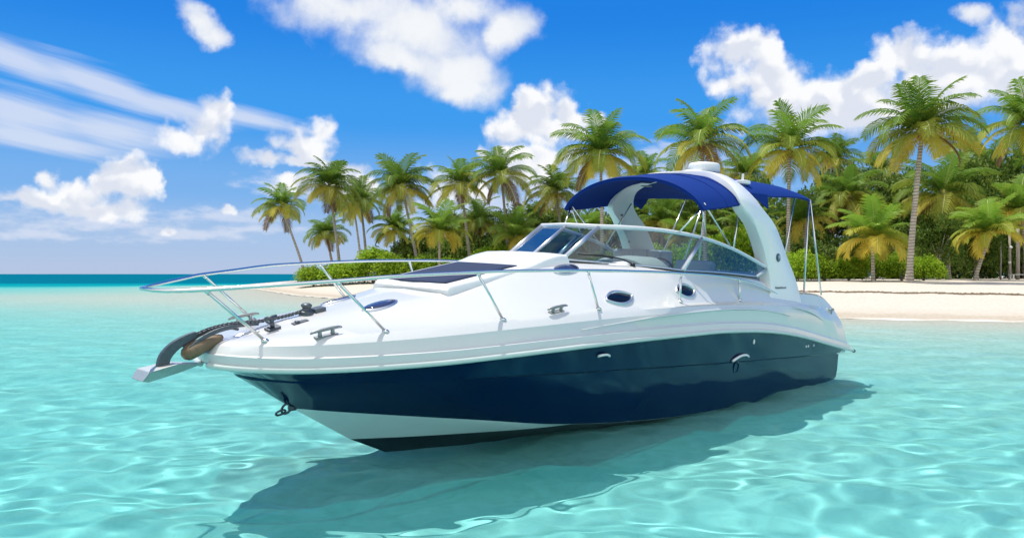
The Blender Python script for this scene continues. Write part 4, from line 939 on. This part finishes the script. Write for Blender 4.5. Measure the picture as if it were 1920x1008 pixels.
def VM(op, a, b2=None):
    n = node(nt, 'ShaderNodeVectorMath', operation=op)
    for i, q in enumerate((a, b2)):
        if q is None: continue
        if isinstance(q, tuple): n.inputs[i].default_value = q
        else: nt.links.new(q, n.inputs[i])
    return n.outputs[1] if op in ('LENGTH', 'DOT_PRODUCT', 'DISTANCE') else n.outputs[0]
el = M('ARCSINE', sx.outputs['Z']); azm = M('ARCTAN2', sx.outputs['X'], sx.outputs['Y'])
cq = node(nt, 'ShaderNodeCombineXYZ'); nt.links.new(azm, cq.inputs[0]); nt.links.new(el, cq.inputs[1]); Q = cq.outputs[0]
ramp = node(nt, 'ShaderNodeValToRGB'); ramp.color_ramp.interpolation = 'EASE'
er = ramp.color_ramp.elements
def lin_(c): return tuple(((q / 255 + .055) / 1.055) ** 2.4 if q > 10 else q / 255 / 12.92 for q in c)
stops = [(-.05, (172, 192, 226)), (0.0, (178, 197, 230)), (.045, (164, 194, 234)), (.10, (118, 176, 238)), (.19, (50, 154, 240)), (.32, (5, 128, 230)), (.60, (22, 112, 206)), (1.4, (50, 120, 200))]
er[0].position = 0; er[1].position = 1
mrE = node(nt, 'ShaderNodeMapRange'); mrE.inputs[1].default_value = -.05; mrE.inputs[2].default_value = 1.4; nt.links.new(el, mrE.inputs[0]); nt.links.new(mrE.outputs[0], ramp.inputs[0])
for i, (e, c) in enumerate(stops):
    q_ = er[0] if i == 0 else er[len(er) - 1] if i == len(stops) - 1 else er.new((e + .05) / 1.45)
    q_.color = (*[v * 10 for v in lin_(c)], 1)
mixs = node(nt, 'ShaderNodeMix', data_type='RGBA'); mixs.inputs[0].default_value = .92; nt.links.new(sky.outputs[0], mixs.inputs[6]); nt.links.new(ramp.outputs[0], mixs.inputs[7])
def P2(px, py): return ((px - 960) / 1500, (513 - py) / 1500)
def ae(px, py):
    x, z = P2(px, py); return math.atan2(x, 1), math.atan2(z, math.hypot(x, 1))
def noise(scale, detail, rough=.55, stretch=None, vec=None, off=(0, 0, 0), dim='2D'):
    src = vec if vec is not None else Q
    mp = node(nt, 'ShaderNodeMapping'); mp.inputs['Scale'].default_value = stretch or (1, 1, 1); mp.inputs['Location'].default_value = off; nt.links.new(src, mp.inputs[0])
    n = node(nt, 'ShaderNodeTexNoise', noise_dimensions=dim); n.inputs['Scale'].default_value = scale; n.inputs['Detail'].default_value = detail; n.inputs['Roughness'].default_value = rough; nt.links.new(mp.outputs[0], n.inputs[0]); return n
nA = noise(16, 8, .58); nB = noise(46, 8, .62, off=(3, 1, 0))
warp = VM('SUBTRACT', nA.outputs['Color'], (.5, .5, .5)); warp = VM('MULTIPLY', warp, (.05, .035, 0)); QW = VM('ADD', Q, warp)
def field(blobs, src):
    acc = None
    for (px, py, rx, ry, rot) in blobs:
        a, e = ae(px, py); s = VM('SUBTRACT', src, (a, e, 0))
        if rot:
            vr = node(nt, 'ShaderNodeVectorRotate', rotation_type='Z_AXIS'); vr.inputs['Angle'].default_value = math.radians(rot); nt.links.new(s, vr.inputs['Vector']); s = vr.outputs[0]
        k2 = math.cos(math.atan((px - 960) / 1500)) ** 2
        s = VM('MULTIPLY', s, (1500 / rx / k2, 1500 / ry, 0)); l = VM('LENGTH', s); f = M('SUBTRACT', 1, l)
        acc = f if acc is None else M('SMOOTH_MAX', acc, f, .25)
    return acc
CUM = [(375, 240, 62, 42, 0), (402, 208, 36, 34, 0), (338, 258, 60, 26, 0),
       (575, 275, 58, 40, 0), (603, 246, 30, 34, 0), (520, 300, 70, 18, 0), (560, 305, 80, 16, 0),
       (245, 345, 60, 46, 0), (282, 330, 30, 34, 0), (205, 345, 40, 38, 0), (150, 370, 70, 30, 0), (60, 372, 75, 20, 0), (190, 392, 110, 20, 0),
       (416, 394, 20, 10, 0), (316, 430, 22, 12, 0),
       (1000, 232, 80, 66, 0), (1058, 220, 50, 50, 0), (985, 195, 40, 32, 0), (985, 305, 90, 50, 0), (905, 285, 22, 16, 0), (1115, 225, 30, 20, 0), (655, 325, 40, 22, 0), (650, 350, 70, 30, 0), (545, 345, 60, 22, 0), (860, 350, 80, 40, 0),
       (1380, 110, 60, 48, 0), (1430, 90, 46, 38, 0), (1370, 160, 60, 46, 0), (1440, 165, 90, 60, 0), (1540, 190, 100, 52, 0), (1620, 160, 80, 50, 0), (1690, 100, 70, 48, 0), (1640, 210, 110, 40, 0), (1800, 135, 120, 60, 0), (1880, 90, 80, 70, 0), (1910, 140, 70, 60, 0), (1740, 180, 120, 45, 0), (1560, 230, 160, 26, 0)]
SOFT = [(85, 335, 22, 15, 0), (650, 20, 170, 52, 0), (780, 60, 170, 70, 0), (850, 130, 110, 70, 0), (870, 170, 80, 40, 0), (870, 20, 110, 50, 0), (950, 60, 66, 46, -25), (365, 36, 60, 28, 35), (395, 65, 34, 20, 0), (1810, 30, 46, 20, 0), (760, 110, 150, 40, 15), (1580, 210, 200, 50, 0), (1850, 150, 160, 60, 0)]
STRK = [(20, 108, 200, 30, 16), (190, 160, 200, 30, 17), (340, 205, 150, 22, 12), (30, 215, 230, 50, 9), (210, 245, 180, 36, 7), (60, 262, 230, 26, 7), (470, 222, 150, 20, 9), (280, 195, 150, 20, 13)]
FAINT = [(170, 415, 260, 26, 0), (420, 405, 160, 20, 0), (330, 440, 200, 16, 0), (60, 440, 160, 14, 0), (470, 430, 120, 14, 0), (900, 380, 260, 60, 0), (1250, 330, 300, 60, 0), (560, 350, 140, 30, 0), (1280, 290, 120, 40, 0)]
def sm(x, a, b2):
    n = node(nt, 'ShaderNodeMapRange', interpolation_type='SMOOTHSTEP'); n.inputs[1].default_value = a; n.inputs[2].default_value = b2; nt.links.new(x, n.inputs[0]); return n.outputs[0]
vo = node(nt, 'ShaderNodeTexVoronoi', feature='SMOOTH_F1', voronoi_dimensions='2D'); vo.inputs['Scale'].default_value = 18; vo.inputs['Detail'].default_value = 2; vo.inputs['Roughness'].default_value = .55; vo.inputs['Smoothness'].default_value = .5; nt.links.new(QW, vo.inputs['Vector'])
QU = VM('ADD', QW, (.004, .011, 0)); vu = node(nt, 'ShaderNodeTexVoronoi', feature='SMOOTH_F1', voronoi_dimensions='2D'); vu.inputs['Scale'].default_value = 18; vu.inputs['Detail'].default_value = 1; vu.inputs['Roughness'].default_value = .55; vu.inputs['Smoothness'].default_value = .35; nt.links.new(QU, vu.inputs['Vector'])
relief = M('SUBTRACT', vo.outputs['Distance'], vu.outputs['Distance'])
CUM = [(a_, b_2, c_2 * 1.12, d_2 * 1.12, e_2) for a_, b_2, c_2, d_2, e_2 in CUM]
fc = field(CUM, QW); nmix = M('ADD', M('MULTIPLY', M('SUBTRACT', .64, vo.outputs['Distance']), .7), M('MULTIPLY', M('SUBTRACT', nB.outputs[0], .5), .5)); nmix_old = M('MULTIPLY_ADD', M('SUBTRACT', nB.outputs[0], .5), 1.15, M('MULTIPLY', M('SUBTRACT', nA.outputs[0], .5), .7))
dC = M('ADD', fc, nmix); aC = sm(dC, -.08, .52)
nS = noise(9, 8, .6, off=(7, 2, 0)); fs_ = field(SOFT, QW); dS = M('ADD', fs_, M('MULTIPLY', M('SUBTRACT', nS.outputs[0], .5), 1.1)); aS = M('MULTIPLY', sm(dS, -.05, .7), .97)
vr = node(nt, 'ShaderNodeVectorRotate', rotation_type='Z_AXIS'); vr.inputs['Angle'].default_value = math.radians(11); nt.links.new(Q, vr.inputs['Vector'])
nK = noise(1.0, 5, .55, (5, 70, 1), vr.outputs[0]); fk_ = field(STRK, Q); dK = M('ADD', fk_, M('MULTIPLY', M('SUBTRACT', nK.outputs[0], .5), 1.0)); aK = M('MULTIPLY', sm(dK, -.1, .85), .72)
nF = noise(1.0, 7, .6, (26, 75, 1), off=(1, 5, 0)); ff = field(FAINT, Q); aF = M('MULTIPLY', sm(M('ADD', ff, M('MULTIPLY', M('SUBTRACT', nF.outputs[0], .5), 2.2)), .0, 1.0), .62)
# cloud light and shade: bright tops, bluish bases
shade = sm(M('ADD', M('MULTIPLY', relief, 2.3), M('MULTIPLY_ADD', M('SUBTRACT', nA.outputs[0], .5), 1.3, M('MULTIPLY', dC, .55))), .05, .95)
cc = node(nt, 'ShaderNodeMix', data_type='RGBA'); cc.inputs[6].default_value = (9.6, 9.7, 9.9, 1); cc.inputs[7].default_value = (7.0, 7.5, 8.6, 1); nt.links.new(M('MULTIPLY', shade, .9), cc.inputs[0])
c2 = node(nt, 'ShaderNodeMix', data_type='RGBA'); c2.inputs[6].default_value = (7.6, 8.1, 9.1, 1); c2.inputs[7].default_value = (9.2, 9.4, 9.6, 1); nt.links.new(sm(M('ADD', dS, M('MULTIPLY', M('SUBTRACT', nA.outputs[0], .5), 1.6)), .2, 1.0), c2.inputs[0])
cur = mixs.outputs[2]
def over(alpha, colour):
    global cur
    n = node(nt, 'ShaderNodeMix', data_type='RGBA'); nt.links.new(alpha, n.inputs[0]); nt.links.new(cur, n.inputs[6])
    if isinstance(colour, tuple): n.inputs[7].default_value = (*colour, 1)
    else: nt.links.new(colour, n.inputs[7])
    cur = n.outputs[2]
over(aF, (7.6, 8.0, 9.2)); over(aK, (7.9, 8.3, 9.3)); over(aS, c2.outputs[2]); over(aC, cc.outputs[2])
nG = noise(2.2, 5, .55, (1, 1, 1), GEN, (4, 2, 1), '3D'); back = sm(M('MULTIPLY', sx.outputs['Y'], -1), -.35, .25); up_ = sm(el, .02, .25)  # unseen bright clouds added behind the camera to raise the fill light
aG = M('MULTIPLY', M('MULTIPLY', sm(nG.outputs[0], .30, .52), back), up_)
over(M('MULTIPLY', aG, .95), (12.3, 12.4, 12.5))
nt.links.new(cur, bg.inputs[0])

sun = bpy.data.lights.new('sun', 'SUN'); sun.energy = 3.4; sun.angle = math.radians(.5); sun.color = (1, .965, .90); sun.cycles.is_caustics_light = True
so = bpy.data.objects.new('sun', sun); COL.objects.link(so); so.location = (0, 30, 60); so.rotation_euler = SUN_DIR.to_track_quat('-Z', 'Y').to_euler()

cam = bpy.data.cameras.new('camera'); co = bpy.data.objects.new('camera', cam); COL.objects.link(co)
co.location = (0, 0, 1.8); co.rotation_euler = (PI / 2, 0, 0); cam.sensor_width = 36; cam.lens = 36 * 1500 / 1920; cam.shift_y = 9 / 1920; cam.clip_end = 20000; cam.clip_start = .05
sc.camera = co
sc.view_settings.view_transform = 'Standard'; sc.view_settings.look = 'None'; sc.view_settings.exposure = .5; sc.view_settings.gamma = 1
sc.cycles.max_bounces = 10; sc.cycles.transparent_max_bounces = 16
